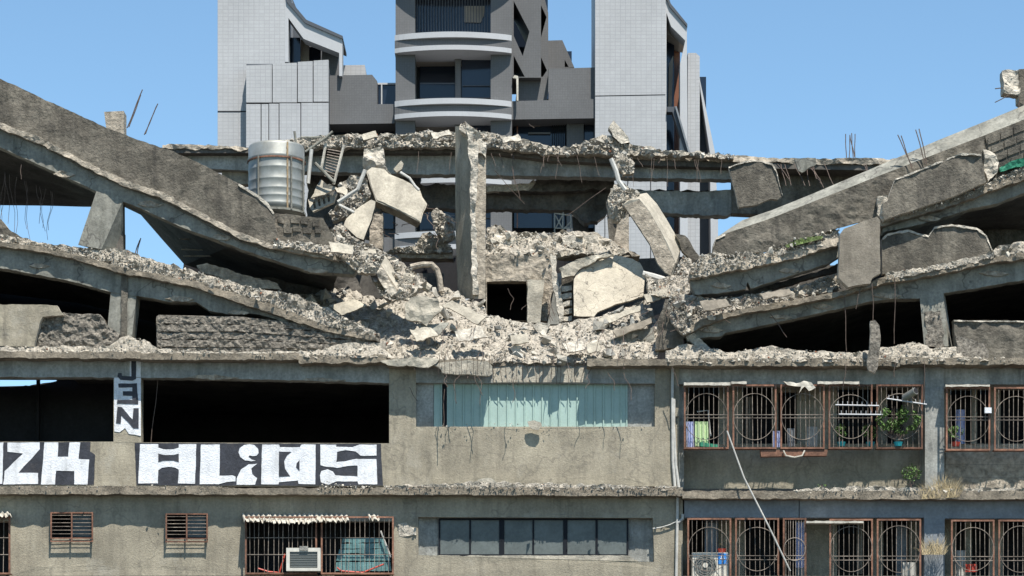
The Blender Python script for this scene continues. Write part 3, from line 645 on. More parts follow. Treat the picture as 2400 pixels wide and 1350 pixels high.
# ================================================================== LEFT WING, sagging floors
# upper left roof beam: concrete parapet, slab lip and edge beam below
ub = [(XL,90),(0,184),(120,240),(250,300),(330,330),(400,352),(480,388),(560,430),(610,462),(630,480),(642,500),(650,560),(646,592),(556,562),(465,514),(375,468),(295,440),(196,394),(106,346),(0,302),(XL,200)]
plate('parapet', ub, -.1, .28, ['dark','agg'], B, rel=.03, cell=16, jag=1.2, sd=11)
plate('parapet_rim', [(560,430),(610,460),(630,478),(643,500),(640,502),(626,484),(606,466),(558,434)], -.13, .2, 'edge', B, jag=.8)
plate('block_wall', [(642,500),(700,505),(758,512),(776,545),(800,600),(720,594),(646,590)], .1, .3, 'dark', B, rel=.03, cell=10, jag=2)
for r_ in range(2):
    for k in range(4):
        x = 652+k*26+r_*11+random.uniform(-5,5); y = 510+r_*20+k*1.5+random.uniform(-3,3); w2 = random.uniform(15,24)
        if x < 745: plate('block', [(x,y),(x+w2,y+random.uniform(-2,3)),(x+w2-2,y+14),(x+1,y+random.uniform(10,14))], .06, .1, 'dark', B, jag=1.6, rel=.03, cell=5, sd=k+r_*9)
lip = [(XL,185),(0,286),(110,330),(200,378),(300,424),(380,450),(470,496),(560,545),(640,573),(720,585),(790,600)]
plate('slab_edge', lip+[(795,612),(720,597),(640,583),(555,556),(465,508),(375,462),(295,437),(196,390),(106,342),(0,300),(XL,198)], -.2, .6, ['agg2'], B, rel=.06, cell=7, jag=2, sd=4)
bb = [(XL,198),(0,300),(106,342),(196,390),(295,437),(375,462),(465,508),(555,556),(640,583),(720,597),(795,612),(835,604),(842,630),(828,643),(720,634),(600,596),(420,530),(330,488),(230,450),(100,390),(0,345),(XL,244)]
plate('beam', bb, -.02, .4, 'beam', B, rel=.012, cell=16, jag=.8, sd=8)
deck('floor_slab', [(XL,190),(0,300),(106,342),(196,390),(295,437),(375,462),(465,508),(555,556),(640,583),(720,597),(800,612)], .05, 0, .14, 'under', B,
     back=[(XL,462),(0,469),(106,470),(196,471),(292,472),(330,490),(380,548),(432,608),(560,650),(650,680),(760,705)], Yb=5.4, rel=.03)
plate('inner_wall', [(428,602),(560,640),(650,664),(800,690),(870,700),(870,770),(640,730),(430,640)], 5.6, .2, 'room', B, jag=3)
plate('broken_slab', [(560,655),(640,650),(830,640),(850,690),(720,700),(640,690)], 3.2, .2, 'under', B, jag=4, rel=.1, cell=10)
for k, (a, b) in enumerate((((420,560),(545,566)),((425,585),(600,588)),((430,600),(600,600)))):
    mb = MB(); mb.tube([P(*a,2.5), P(*b,3.5)], .018, 4); mb.build('rebar', M['corr'], B)
plate('inner_wall', [(790,600),(905,592),(910,700),(780,696)], 3.6, .2, 'under', B)  # dark plate added behind the gap, its colour standing for shade
# leaning column under it
mb = loft_mb([(226,448),(288,470),(238,584),(183,574)], -.02, [(270,462),(290,472),(290,590),(246,590)], .55); mb.build('column', M['beam'], B)
plate('column', [(240,560),(288,470),(289,586),(236,588)], .3, .3, 'under', B, rel=.02, cell=10)
plate('column', R(268,545,290,592), 1.6, .3, 'agg2', B)
mb = plate_mb([(244,262),(290,260),(290,330),(250,310)], 3.0, .45); mb.build('column_stub', M['agg2'], B)
# far left curled parapet
plate('parapet', [(XL,420),(-60,480),(0,512),(22,538),(60,562),(90,586),(0,586),(XL,560)], .3, .3, ['dark','edge'], B, rel=.03, cell=12, jag=1.5)
# lower sagging floor: slab edge, beam, column
l4 = [(XL,535),(0,565),(100,578),(200,602),(290,628),(360,640),(470,662),(560,690),(660,722),(760,762),(880,792)]
plate('slab_edge', l4+[(885,800),(760,776),(655,740),(550,706),(465,676),(355,652),(285,640),(195,614),(100,590),(0,577),(XL,545)], -.22, .6, ['ledge'], B, rel=.05, cell=7, jag=2, sd=5)
b4 = [(XL,545),(0,577),(100,590),(195,614),(285,640),(355,652),(465,676),(550,706),(655,740),(760,776),(760,790),(640,746),(600,736),(530,736),(490,728),(460,708),(400,708),(320,693),(320,640),(318,694),(262,685),(150,655),(0,628),(XL,600)]
b4 = [p for p in b4 if p != (320,640)]
plate('beam', b4, 0, .4, 'beam', B, rel=.012, cell=16, jag=1, sd=9)
mb = loft_mb([(260,680),(320,692),(308,800),(249,800)], .02, [(275,680),(330,692),(318,800),(262,800)], .5); mb.build('column', M['beam'], B)
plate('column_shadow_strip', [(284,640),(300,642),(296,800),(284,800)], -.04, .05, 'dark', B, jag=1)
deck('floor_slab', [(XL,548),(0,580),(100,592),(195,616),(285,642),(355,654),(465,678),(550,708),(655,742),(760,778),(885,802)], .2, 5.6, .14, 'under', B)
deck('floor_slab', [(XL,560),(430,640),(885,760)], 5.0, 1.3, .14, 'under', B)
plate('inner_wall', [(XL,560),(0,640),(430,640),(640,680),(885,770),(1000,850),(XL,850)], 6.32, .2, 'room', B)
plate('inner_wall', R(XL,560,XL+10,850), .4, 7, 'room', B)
# parapet pieces standing on the ledge
plate('parapet', [(XL,712),(100,714),(134,716),(148,738),(100,742),(92,760),(80,812),(XL,812)], -.28, .22, ['tan','edge'], B, rel=.02, cell=12, jag=1.2)
plate('rough_parapet', [(92,742),(150,732),(236,738),(246,756),(280,784),(284,826),(80,826),(84,770)], -.1, .35, 'agg', B, rel=.07, cell=4.5, jag=2.5, sd=21, rs=2.4)
def course_wall(x0, x1, top, bot, n, Y, t, sd):
    for k in range(n):                      # cast in rough courses
        ya = lambda x: top(x)+(bot-top(x))*k/n; yb = lambda x: top(x)+(bot-top(x))*(k+1)/n-1.2
        xs = [x0+(x1-x0)*i/8 for i in range(9)]
        plate('course', [(x, ya(x)) for x in xs]+[(x, yb(x)) for x in reversed(xs)], Y-random.uniform(0,.05), t, 'agg', B, rel=.045, cell=4, jag=1.3, sd=sd+k, rs=3)
course_wall(368, 890, lambda x: 742+max(0,(x-560))*.12, 832, 5, -.12, .3, 30)
plate('rough_parapet', [(366,742),(372,738),(560,742),(700,756),(880,784),(890,832),(366,832)], .0, .2, 'agg', B, rel=.02, cell=14)
plate('curled_slab', [(460,622),(485,616),(560,640),(650,664),(660,680),(600,678),(540,660),(470,636)], .8, .12, ['agg2'], B, rel=.06, cell=6, jag=3)

# ================================================================== RIGHT WING
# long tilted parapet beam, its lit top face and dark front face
ft = [(1680,556),(1700,547),(1800,510),(2060,398),(2310,290),(2400,300),(2700,180)]
fA = [(1672,575),(1680,556),(1710,544),(1800,514),(1900,475),(2060,412),(2200,358),(2310,316),(2500,240),(2700,160),(2700,330),(2500,395),(2310,430),(2120,480),(2053,512),(1960,536),(1880,562),(1800,590),(1720,600),(1672,604)]
fB = [(1690,563),(1712,534),(1740,516),(1810,492),(1900,456),(2060,388),(2200,328),(2310,284),(2500,206),(2700,124),(2700,300),(2500,365),(2310,400),(2120,455),(2060,485),(1970,510),(1890,540),(1810,568),(1730,580),(1690,584)]
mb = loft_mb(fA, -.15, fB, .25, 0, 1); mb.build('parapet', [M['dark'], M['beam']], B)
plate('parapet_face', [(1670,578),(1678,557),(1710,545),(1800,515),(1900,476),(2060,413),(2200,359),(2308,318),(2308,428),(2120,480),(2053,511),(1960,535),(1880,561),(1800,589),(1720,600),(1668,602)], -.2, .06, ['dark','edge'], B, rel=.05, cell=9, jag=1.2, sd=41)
bw = plate('block_wall', [(2308,318),(2700,160),(2700,330),(2420,392),(2346,398),(2320,360)], -.2, .1, 'dark', B)
for r_ in range(4):
    for k in range(7):
        x = 2316+k*30+r_*8; y = 322-k*12.5+r_*20
        plate('block', [(x,y),(x+28,y-11),(x+28,y+6),(x,y+17)], -.23, .06, 'dark', bw, jag=.6)
# upper right slab and beam
r5 = [(2062,520),(2130,498),(2200,478),(2310,438),(2400,404),(2700,300)]
plate('slab_edge', r5+[(2700,318),(2400,420),(2310,452),(2200,492),(2130,512),(2064,530)], -.3, .7, ['ledge'], B, rel=.06, cell=7, jag=2.5, sd=6)
plate('beam', [(2064,528),(2130,512),(2200,492),(2310,452),(2400,420),(2700,318),(2700,350),(2400,452),(2340,476),(2270,490),(2180,520),(2120,534),(2070,545)], 0, .4, 'beam', B, rel=.02, cell=12, jag=1.2, sd=7)
deck('floor_slab', [(2064,530),(2200,494),(2310,454),(2400,422),(2700,320)], .2, 0, .14, 'under', B, back=[(2064,560),(2150,556),(2215,520),(2330,524),(2460,524),(2700,510)], Yb=5.2)
plate('back_parapet', [(2280,528),(2440,530),(2700,520),(2700,590),(2270,590)], 5.2, .3, 'dark', B)
# its continuation left of the hanging block
plate('slab_edge', [(1616,640),(1650,618),(1720,612),(1800,600),(1880,578),(1968,556),(1968,572),(1890,598),(1800,620),(1720,634),(1640,650),(1618,652)], -.25, .6, ['agg2'], B, rel=.07, cell=6, jag=3, sd=12)
plate('beam', [(1618,650),(1720,634),(1800,620),(1890,598),(1968,572),(1968,600),(1940,618),(1890,634),(1820,656),(1760,676),(1752,660),(1748,678),(1680,688),(1630,690),(1620,672)], 0, .4, 'beam', B, rel=.03, cell=10, jag=1.5, sd=13)
plate('inner_wall', [(1640,700),(1700,600),(1780,600),(1890,600),(1942,606),(1946,622),(1990,620),(1990,560),(2054,480),(2085,500),(2085,700),(1968,700),(1640,760)], 1.6, .2, 'under', B)  # added dark backing, deep shade between the pieces put into its colour
plate('dark_slab', [(1640,690),(1760,680),(1900,640),(1968,618),(1968,634),(1900,650),(1780,690),(1650,712)], .8, .3, 'under', B, jag=2, rel=.05, cell=10)
# middle right sagging floor
plate('parapet', [(2066,560),(2080,548),(2130,538),(2150,546),(2176,552),(2190,532),(2230,526),(2290,534),(2312,552),(2326,590),(2260,612),(2190,628),(2100,642),(2068,642)], -.2, .2, ['dark','edge'], B, rel=.012, cell=9, jag=2, je=[0,1,2,3,4,5,6,7,8], sd=14)
r4 = [(1600,778),(1640,750),(1720,728),(1850,704),(1980,680),(2070,650),(2200,632),(2320,604),(2400,590),(2700,550)]
plate('slab_edge', r4+[(2700,566),(2400,606),(2320,616),(2200,644),(2070,664),(1980,692),(1850,716),(1720,740),(1650,762),(1606,786)], -.3, .7, ['ledge'], B, rel=.05, cell=7, jag=2, sd=15)
plate('beam', [(1606,786),(1650,762),(1720,740),(1850,716),(1980,692),(2070,664),(2200,644),(2320,616),(2400,606),(2700,566),(2700,620),(2400,656),(2210,688),(2150,700),(2100,700),(2040,706),(2000,716),(1900,738),(1800,760),(1720,776),(1700,780),(1690,788),(1640,792),(1612,800)], 0, .4, 'beam', B, rel=.015, cell=15, jag=1, sd=16)
mb = loft_mb([(2155,690),(2210,682),(2222,812),(2166,812)], .0, [(2165,690),(2214,682),(2232,812),(2180,812)], .5); mb.build('column', M['beam'], B)
plate('spalled_face', [(2168,730),(2204,728),(2212,812),(2172,812)], -.04, .06, 'agg', B, jag=3, rel=.06, cell=5)
deck('floor_slab', [(1606,788),(1720,742),(1850,718),(1980,694),(2070,666),(2200,646),(2400,608),(2700,568)], .2, 6.82, .14, 'under', B)
plate('inner_wall', [(1480,760),(1640,700),(2000,650),(2070,650),(2240,600),(2700,590),(2700,860),(1480,860)], 7.0, .2, 'room', B)
plate('inner_wall', R(2690,560,2700,850), .4, 7, 'room', B)
plate('parapet', [(2234,750),(2700,754),(2700,842),(2244,840),(2238,800)], -.12, .25, 'dark', B, rel=.05, cell=8, jag=1.5, sd=17)
plate('parapet_chip', [(2240,786),(2312,806),(2318,838),(2244,838)], -.2, .1, 'agg', B, rel=.03, cell=7, jag=2)
# centre-right beam stub and pier in front of the heap
plate('beam', [(1420,800),(1462,782),(1532,766),(1534,808),(1470,812),(1440,808)], .9, .4, 'beam', B, rel=.03, cell=8, jag=1.5)
plate('pier', [(1546,740),(1560,700),(1572,706),(1600,742),(1602,818),(1536,818)], .1, .4, ['dark','edge'], B, rel=.04, cell=7, jag=3)
plate('torn_post', [(1600,770),(1618,772),(1660,812),(1676,826),(1650,826),(1612,796)], .0, .15, 'edge', B, rel=.05, cell=6, jag=2)

for i, (x, y, w2, h2) in enumerate(((150,408,26,10),(352,478,30,9),(520,556,26,10),(740,634,30,9),(92,622,24,7),(420,700,34,10),(560,732,26,8),(700,762,24,9),(1668,772,30,10),(1830,742,26,8),(1930,718,24,9),(2080,692,34,9),(2330,640,36,9),(1690,668,24,9),(1850,634,24,8),(2180,512,28,8),(500,884,60,7),(760,890,50,6))):
    plate('spalled_patch', [(x-w2,y),(x-w2*.4,y-h2*.8),(x+w2*.3,y-h2*.5),(x+w2,y+h2*.1),(x+w2*.5,y+h2*.7),(x-w2*.4,y+h2*.6)], -.05, .06, 'agg2', B, jag=2.2, rel=.03, cell=4, sd=i, rs=3)
# ================================================================== LOOSE THINGS ON AND IN THE WRECK
def slab(name, label, pts, Y, t, ms, cat='concrete slab', **kw): return plate(name, pts, Y, t, ms, None, label, cat, **kw)
slab('broken_slab', 'square dark slab hanging by its bars above the long tilted parapet', [(1708,392),(1746,378),(1778,374),(1810,384),(1820,400),(1826,432),(1834,458),(1822,468),(1806,466),(1772,480),(1732,486),(1718,430)], 3.0, .18, ['dark','edge'], rel=.012, cell=9, jag=1)
slab('broken_slab', 'small torn triangular slab flap dangling from the roof edge', [(1862,372),(1912,370),(1914,384),(1880,404),(1872,400)], 4.6, .12, ['beam','edge'], jag=2, rel=.02, cell=10)
slab('parapet_slab', 'thick textured parapet piece with white broken ends lying over the tilted beam', [(2068,476),(2080,472),(2088,446),(2098,420),(2180,388),(2250,360),(2300,362),(2308,410),(2312,426),(2240,458),(2160,486),(2076,514),(2070,500)], -.52, .3, ['dark','edge'], rel=.014, cell=9, jag=1)
slab('broken_slab', 'crumbled block end beside the thick parapet piece above the right rubble', [(2304,350),(2326,356),(2342,380),(2338,404),(2316,426),(2308,400)], -.3, .4, ['edge','edge'], rel=.12, cell=6, jag=3)
slab('broken_slab', 'jagged broken joint between the tilted beam and thick parapet piece', [(2056,462),(2078,458),(2086,474),(2080,500),(2070,520),(2056,500)], -.38, .15, ['edge','edge'], rel=.1, cell=5, jag=3)
slab('hanging_block', 'large smooth brownish slab standing on end over the right sagging floor', [(1969,548),(1978,536),(2010,524),(2056,507),(2063,518),(2062,570),(2064,640),(2044,652),(2040,664),(2010,668),(1988,673),(1965,650),(1967,600)], -.6, .25, ['slabbrown','edge'], rel=.01, cell=10, jag=.9)
slab('hanging_sliver', 'narrow pale sliver of concrete hanging on a bar over the ledge', [(2040,752),(2052,750),(2062,764),(2064,800),(2060,840),(2056,864),(2050,876),(2036,868),(2032,850),(2038,820)], -.75, .12, ['agg','edge'], rel=.04, cell=6, jag=1.5)
slab('hanging_fragment', 'pale broken column end jutting against the sky at the upper right', [(2350,164),(2388,163),(2392,200),(2390,222),(2364,220),(2352,218)], .4, .35, ['edge','edge'], cat='concrete fragment', rel=.12, cell=6, jag=2)
plate('upper_column', [(2388,162),(2440,160),(2450,300),(2400,280),(2398,245),(2388,238)], .45, .4, ['dark','edge'], B, jag=1.5, rel=.02, cell=10)
slab('broken_slab', 'big cracked pale wall slab leaning beside the dark window opening', [(1345,655),(1352,640),(1376,622),(1400,612),(1440,598),(1482,606),(1500,616),(1512,640),(1510,668),(1508,694),(1490,700),(1440,714),(1400,732),(1392,742),(1345,740)], lambda x, y: 2.3+(740-y)*.005, .2, ['crack','edge'], rel=.015, cell=6, jag=.9)
slab('broken_slab', 'brownish torn slab above the cracked pale slab', [(1310,628),(1350,608),(1420,592),(1440,598),(1400,606),(1356,632),(1346,646),(1318,652)], 2.7, .2, ['pale','edge'], rel=.08, cell=7, jag=3)
mb = loft_mb([(1460,480),(1474,470),(1498,466),(1520,492),(1546,536),(1566,574),(1584,618),(1575,650),(1558,641),(1539,618),(1523,576),(1494,532)], 2.4, [(1478,462),(1492,456),(1516,452),(1540,478),(1566,520),(1582,548),(1596,580),(1590,618),(1574,622),(1556,600),(1540,560),(1512,515)], 3.0, 0, 1)
mb.build('tilted_slab', [M['beam'], M['pale']], None, 'long slab leaning diagonally in front of the right white tower', 'concrete slab')
plate_mb([(1462,482),(1498,468),(1520,494),(1546,538),(1582,616),(1573,646),(1558,638),(1541,616),(1524,574),(1496,530)], 2.36, .06, rel=.015, cell=6, jag=1, sd=3).build('slab_facing', M['agg2'], None, 'board marked brown facing on the long diagonal slab', 'concrete slab')
slab('broken_slab', 'dark narrow slab strip beside the foot of the long diagonal slab', [(1584,548),(1606,552),(1640,602),(1626,616),(1600,588)], 2.8, .25, ['dark','pale'], jag=1.5, rel=.03, cell=8)
mb = loft_mb([(858,402),(872,392),(900,396),(912,408),(945,421),(962,430),(985,447),(990,462),(1001,478),(997,490),(992,498),(986,522),(938,496),(882,472),(870,440)], lambda x, y: 3.3+(520-y)*.005, [(862,410),(876,400),(904,404),(916,416),(945,431),(960,440),(980,458),(984,472),(992,490),(988,500),(984,510),(978,534),(932,510),(880,486),(870,450)], lambda x, y: 3.6+(530-y)*.005, 0, 1)
mb.build('folded_slab', [M['pale'], M['ledge']], None, 'large pale folded slab fragment hanging from the roof left of the standing column', 'concrete slab')
plate_mb([(862,404),(874,395),(900,399),(912,411),(945,424),(962,433),(983,450),(988,464),(998,479),(990,496),(984,518),(938,493),(884,469),(872,440)], lambda x, y: 3.27+(520-y)*.005, .05, rel=.014, cell=6, jag=1, sd=5).build('slab_facing', [M['pale']], None, 'rough pale face of the large folded slab fragment', 'concrete slab')
slab('broken_slab', 'pale triangular slab leg standing below the folded fragment', [(846,482),(870,468),(880,472),(872,510),(852,562),(836,556),(806,528),(812,512),(826,500)], lambda x, y: 2.9+(560-y)*.005, .3, ['pale','dark'], rel=.015, cell=6, jag=1)
slab('broken_slab', 'crushed concrete knot where the folded fragment meets the roof', [(854,350),(898,346),(902,372),(900,388),(914,404),(926,416),(900,410),(862,406),(850,388)], 4.2, .3, ['edge','edge'], rel=.16, cell=5, jag=3)
slab('broken_block', 'small tapered concrete block dangling under the roof left of the column', [(922,396),(940,376),(946,384),(942,396),(930,404)], 4.5, .15, ['pale','edge'])
mb = loft_mb([(864,618),(884,606),(938,688),(916,706)], .7, [(884,608),(904,600),(954,678),(936,692)], 1.2, 0, 1)
mb.build('tilted_slab', [M['agg2'], M['pale']], None, 'cracked column piece leaning left above the rubble heap', 'concrete slab')
slab('broken_slab', 'ribbed broken plank lying on the leaning column piece', [(868,616),(884,610),(932,684),(918,696),(896,668)], .64, .1, ['edge','edge'], rel=.08, cell=5, jag=2)
mb = MB(); mb.tube([P(945,650,1.2), P(968,656,1.2), P(992,668,1.2), P(1008,678,1.2)], .14, 9, r1=.1); mb.build('concrete_log', M['pale'], None, 'round ended concrete log on the heap left of the standing column', 'concrete piece')
mb = MB()
mb.tube([P(962,626,3), P(990,620,3), P(1012,620,3), P(1024,632,3), P(1030,652,3), P(1034,684,3)], .075, 8); mb.build('bent_pipe', M['agg2'], None, 'bent concrete covered pipe arching over the dark gap left of the column', 'pipe')
slab('broken_slab', 'widest flat pale slab tipped over the middle of the heap', [(948,712),(962,698),(1000,694),(1026,700),(1034,730),(1016,742),(1000,764),(986,754),(952,748)], .4, .14, ['pale','edge'], rel=.06, cell=6, jag=3)
slab('broken_slab', 'pointed plaster flake draped over the ledge left of the gridded slab', [(890,846),(930,840),(1000,838),(1030,842),(1022,852),(1004,862),(960,858),(910,856)], -.5, .08, ['pale','edge'], rel=.04, cell=6, jag=2)
slab('broken_slab', 'thick pale slab with a grid of bars hanging in front of the beam', [(1018,856),(1030,850),(1100,844),(1144,848),(1154,858),(1154,876),(1146,881),(1080,878),(1036,874),(1034,866)], -.46, .14, ['pale','edge'], rel=.03, cell=6, jag=1.5)
slab('broken_slab', 'white flake of concrete hanging over the sill of the green cladding', [(1236,988),(1252,985),(1268,990),(1270,998),(1262,1008),(1248,1006),(1240,1000)], -.18, .05, ['pale','edge'], jag=1)
slab('broken_slab', 'upright block of concrete at the roof edge before the right white tower', [(1426,300),(1438,282),(1446,292),(1472,322),(1476,334),(1456,338),(1436,320)], 5.3, .3, ['edge','dark'], rel=.08, cell=6, jag=2)
slab('broken_slab', 'bright broken slab with hanging mesh above the cracked pale slab', [(1316,556),(1336,550),(1400,552),(1404,572),(1390,580),(1340,582),(1322,572)], 4.0, .25, ['edge','edge'], rel=.08, cell=6, jag=2)
slab('broken_slab', 'orange stained slab edge left of the bright broken slab', [(1150,548),(1200,552),(1226,566),(1216,574),(1180,580),(1150,572)], 4.1, .2, ['rub','edge'], rel=.1, cell=6, jag=3)
slab('broken_slab', 'pale boulder slab on the lower ledge under the long wall', [(1116,1140),(1120,1124),(1150,1120),(1164,1130),(1160,1142)], -.3, .2, ['pale','edge'], rel=.03, cell=6, jag=1.5)
slab('broken_slab', 'lone white slab lying on the heap below the torn post', [(1248,762),(1262,754),(1290,758),(1282,780),(1264,784)], 1.2, .2, ['edge','edge'], jag=1.5, rel=.03, cell=6)
slab('broken_slab', 'flat white fragment on the slope left of the heap', [(1196,816),(1206,808),(1224,812),(1218,832),(1206,834)], .3, .15, ['edge','edge'], jag=1.5, rel=.03, cell=6)
def rim(pts, Y, w_=3.2): 
    plate('broken_rim', [(x, y-1.5) for x, y in pts]+[(x, y+w_) for x, y in reversed(pts)], Y, .12, 'edge', B, jag=1.4, rel=.05, cell=4, sd=len(pts))
rim([(2068,560),(2080,549),(2130,539),(2150,547),(2176,553),(2190,533),(2230,527),(2290,535),(2312,553),(2326,588)], -.23)
rim([(1672,578),(1678,558),(1700,549)], -.24)
rim([(2098,421),(2180,389),(2250,361),(2300,363)], -.55, 2.2)
rim([(1708,392),(1746,379),(1778,375),(1810,385),(1820,402),(1827,432),(1834,456)], 2.96, 2.6)
rim([(2236,752),(2700,756)], -.15, 1.6)
for sd_, (lab, q, Y, m) in enumerate((
  ('flat slab sliding in from the left sagging floor, nearest the leaning column piece', [(770,716),(830,700),(862,716),(800,738)], 1.4, 'pale'),
  ('long grey slab strip lying on the left slope of the heap', [(782,752),(868,772),(874,784),(790,766)], .9, 'slabbrown'),
  ('pale slab wedge under the widest flat slab', [(960,772),(1010,768),(1028,786),(976,800)], .3, 'pale'),
  ('dark tilted slab piece shaded under the widest flat slab', [(980,762),(1052,756),(1030,784),(990,790)], .7, 'beam'),
  ('long pale slab leaning on the heap below the standing column', [(1036,716),(1060,704),(1140,742),(1120,760)], 1.1, 'pale'),
  ('broad pale slab low in the heap left of the dark window opening', [(1066,776),(1126,764),(1142,790),(1076,800)], .25, 'edge'),
  ('flat pale slab at the right foot of the heap', [(1318,806),(1366,798),(1372,818),(1330,826)], .1, 'edge'),
  ('second flat pale slab at the right foot of the heap, further right', [(1374,806),(1404,798),(1408,820),(1380,828)], .05, 'pale'),
  ('square pale block slab low in the middle of the heap', [(1196,786),(1236,780),(1240,802),(1200,808)], .5, 'pale'),
  ('sliding slab on the right slope under the cracked pale slab', [(1402,748),(1500,716),(1504,726),(1408,764)], 1.7, 'pale'),
  ('second sliding slab on the right slope, lower than the first', [(1436,776),(1526,744),(1528,756),(1446,790)], 1.0, 'slabbrown'),
  ('grey slab end at the right slope beside the brown pier', [(1508,690),(1560,676),(1566,694),(1516,708)], 1.5, 'pale'),
  ('folded slab sheet on the right sagging floor near its low end', [(1640,706),(1700,700),(1716,718),(1650,728)], -.45, 'slabbrown'),
  ('thin slab sheet on the right sagging floor left of the hanging block', [(1780,688),(1850,676),(1856,690),(1790,702)], -.45, 'slabbrown'),
  ('slab flake lying over the low end of the upper left beam', [(770,566),(830,574),(826,596),(776,590)], -.5, 'pale'),
  ('square slab piece at the end of the upper left beam', [(842,588),(880,584),(884,612),(850,616)], .2, 'pale'),
  ('tapered slab on top of the roof ridge left of the standing column', [(1010,312),(1052,304),(1058,316),(1016,324)], 5.0, 'edge'),
  ('slab shard on the roof ridge right of the standing column', [(1176,322),(1214,314),(1222,328),(1180,334)], 5.0, 'edge'),
  ('slab shard on the roof ridge above the steel ladder', [(846,316),(880,306),(886,320),(852,328)], 5.0, 'pale'))):
    slab('broken_slab', lab, q, (lambda x, y, Y=Y, q=q: Y-.12-(y-min(k[1] for k in q))*.006), .12, [m,'edge'], rel=.05, cell=5, jag=2.6, sd=sd_)
# slotted vent block and steel wreckage beside the tank
slab('vent_block', 'grey concrete vent block with five slots tilted beside the water tank', [(722,468),(776,440),(790,452),(782,474),(734,496),(726,486)], lambda x, y: 2.2+(496-y)*.006, .18, ['pale','edge'], cat='vent block', holes=[[(733+i*11,474-i*5.2),(738+i*11,471.5-i*5.2),(741+i*11,487-i*5.2),(736+i*11,489.5-i*5.2)] for i in range(4)])
for lab, q in (('curved pale shell fragment above the slotted vent block', [(736,452),(742,436),(752,420),(766,432),(776,440),(758,452)]), ('crumpled grey fragment under the leaning steel ladder', [(728,464),(740,448),(772,430),(790,440),(760,456)]), ('small elbow of white concrete right of the vent block', [(786,442),(806,436),(814,444),(812,458),(802,452),(790,450)])):
    slab('broken_slab', lab, q, lambda x, y: 1.95+(480-y)*.006, .12, ['pale','edge'], jag=1.4, rel=.03, cell=5)
ld = MB(); ld.tube([P(764,336,2.1), P(752,400,2.1)], .035, 6); ld.tube([P(806,340,2.1), P(782,432,2.1)], .035, 6)
ldo = ld.build('steel_ladder', M['corr'], None, 'rusty steel ladder tilted between the water tank and the roof', 'ladder')
for k in range(11):
    t = k/10; b = MB(); b.tube([P(768-8*t,350+62*t,2.1), P(802-20*t,356+66*t,2.1)], .012, 5); b.build('rung', M['bar'], ldo)
for lab, pts, r_ in (('straight pale steel pole leaning right of the water tank', [(722,430),(730,350)], .045), ('thin steel post against the rim of the water tank', [(694,336),(690,308)], .03),
        ('bent pale pipe falling from the folded slab fragment', [(856,398),(838,444),(826,452),(792,474)], .05), ('white pipe curling along the folded fragment', [(938,404),(960,418),(972,436),(982,446)], .035),
        ('horizontal light bar over the water tank', [(706,322),(752,322)], .025), ('slanting rusty bar crossing over the ladder top', [(716,356),(762,324),(780,308)], .03),
        ('dark bent pipe left of the pale triangular leg', [(794,480),(830,498)], .035), ('white pipe down the face of the long diagonal slab', [(1432,372),(1444,400),(1450,424),(1466,446)], .06),
        ('white plastic pipe jutting from the heap under the diagonal slab', [(1506,642),(1530,648),(1556,656)], .08), ('dark angled pipe in front of the ladder', [(738,382),(760,404),(784,428)], .04)):
    mb = MB(); mb.tube([P(a, b, 2.0 if a < 1000 else 2.2) for a, b in pts], r_, 7); mb.build('pipe', M['pvc'] if ('white' in lab or 'pale' in lab) else M['beam'], None, lab, 'pipe')
# water tank
tx, ty = P(648,347,1.4), P(648,503,1.4); rad = .67; H = tx.z-ty.z
tk = thing('water_tank', 'dented stainless steel water tank with a rust streak on the left of the wreck', 'water tank', ty)
def lathe(prof, c, n=48): 
    mb = MB(); v = []; f = []
    for (r_, z) in prof:
        for k in range(n):
            a = 2*math.pi*k/n; v.append((c.x+r_*math.cos(a), c.y+r_*math.sin(a), c.z+z))
    for i in range(len(prof)-1):
        for k in range(n): f.append((i*n+k, i*n+(k+1)%n, (i+1)*n+(k+1)%n, (i+1)*n+k))
    mb.add(v, f); return mb
prof = [(0,0)]; z = 0
rings = [.16,.34,.52,.74,1.02,1.3]
prof.append((rad,0))
for rz in rings: prof += [(rad,rz-.018),(rad+.009,rz),(rad,rz+.018)]
prof += [(rad,H-.02),(rad-.01,H),(rad*.96,H+.03),(rad*.4,H+.1),(0,H+.12)]
lathe(prof, ty).build('tank_body', M['steel'], tk, smooth=True)
def strap(r_, z, h, m, nm): lathe([(r_-.01,z),(r_+.02,z),(r_+.02,z+h),(r_-.01,z+h)], ty).build(nm, M[m], tk, smooth=False)
strap(rad+.01, 1.22, .035, 'rust', 'strap'); strap(rad+.01, -.02, .05, 'beam', 'base_ring')
for an in (-122, -55, -20):
    a = math.radians(an); mb = MB(); mb.tube([ty+Vector((math.cos(a)*(rad+.04), math.sin(a)*(rad+.04), 0)), ty+Vector((math.cos(a)*(rad+.04), math.sin(a)*(rad+.04), 1.27))], .022, 6); mb.build('strap_post', M['beam'], tk)
mb = MB()
for s in range(12):
    a0, a1 = math.radians(-64), math.radians(-60.5); z0 = H*s/12; z1 = H*(s+1)/12; w0 = random.uniform(-.01,.02)
    mb.add([ty+Vector((math.cos(a0-w0)*(rad+.017), math.sin(a0-w0)*(rad+.017), z0)), ty+Vector((math.cos(a1)*(rad+.017), math.sin(a1)*(rad+.017), z0)), ty+Vector((math.cos(a1)*(rad+.017), math.sin(a1)*(rad+.017), z1)), ty+Vector((math.cos(a0)*(rad+.017), math.sin(a0)*(rad+.017), z1))], [(0,1,2,3)])
mb.build('rust_streak', M['rustst'], tk)

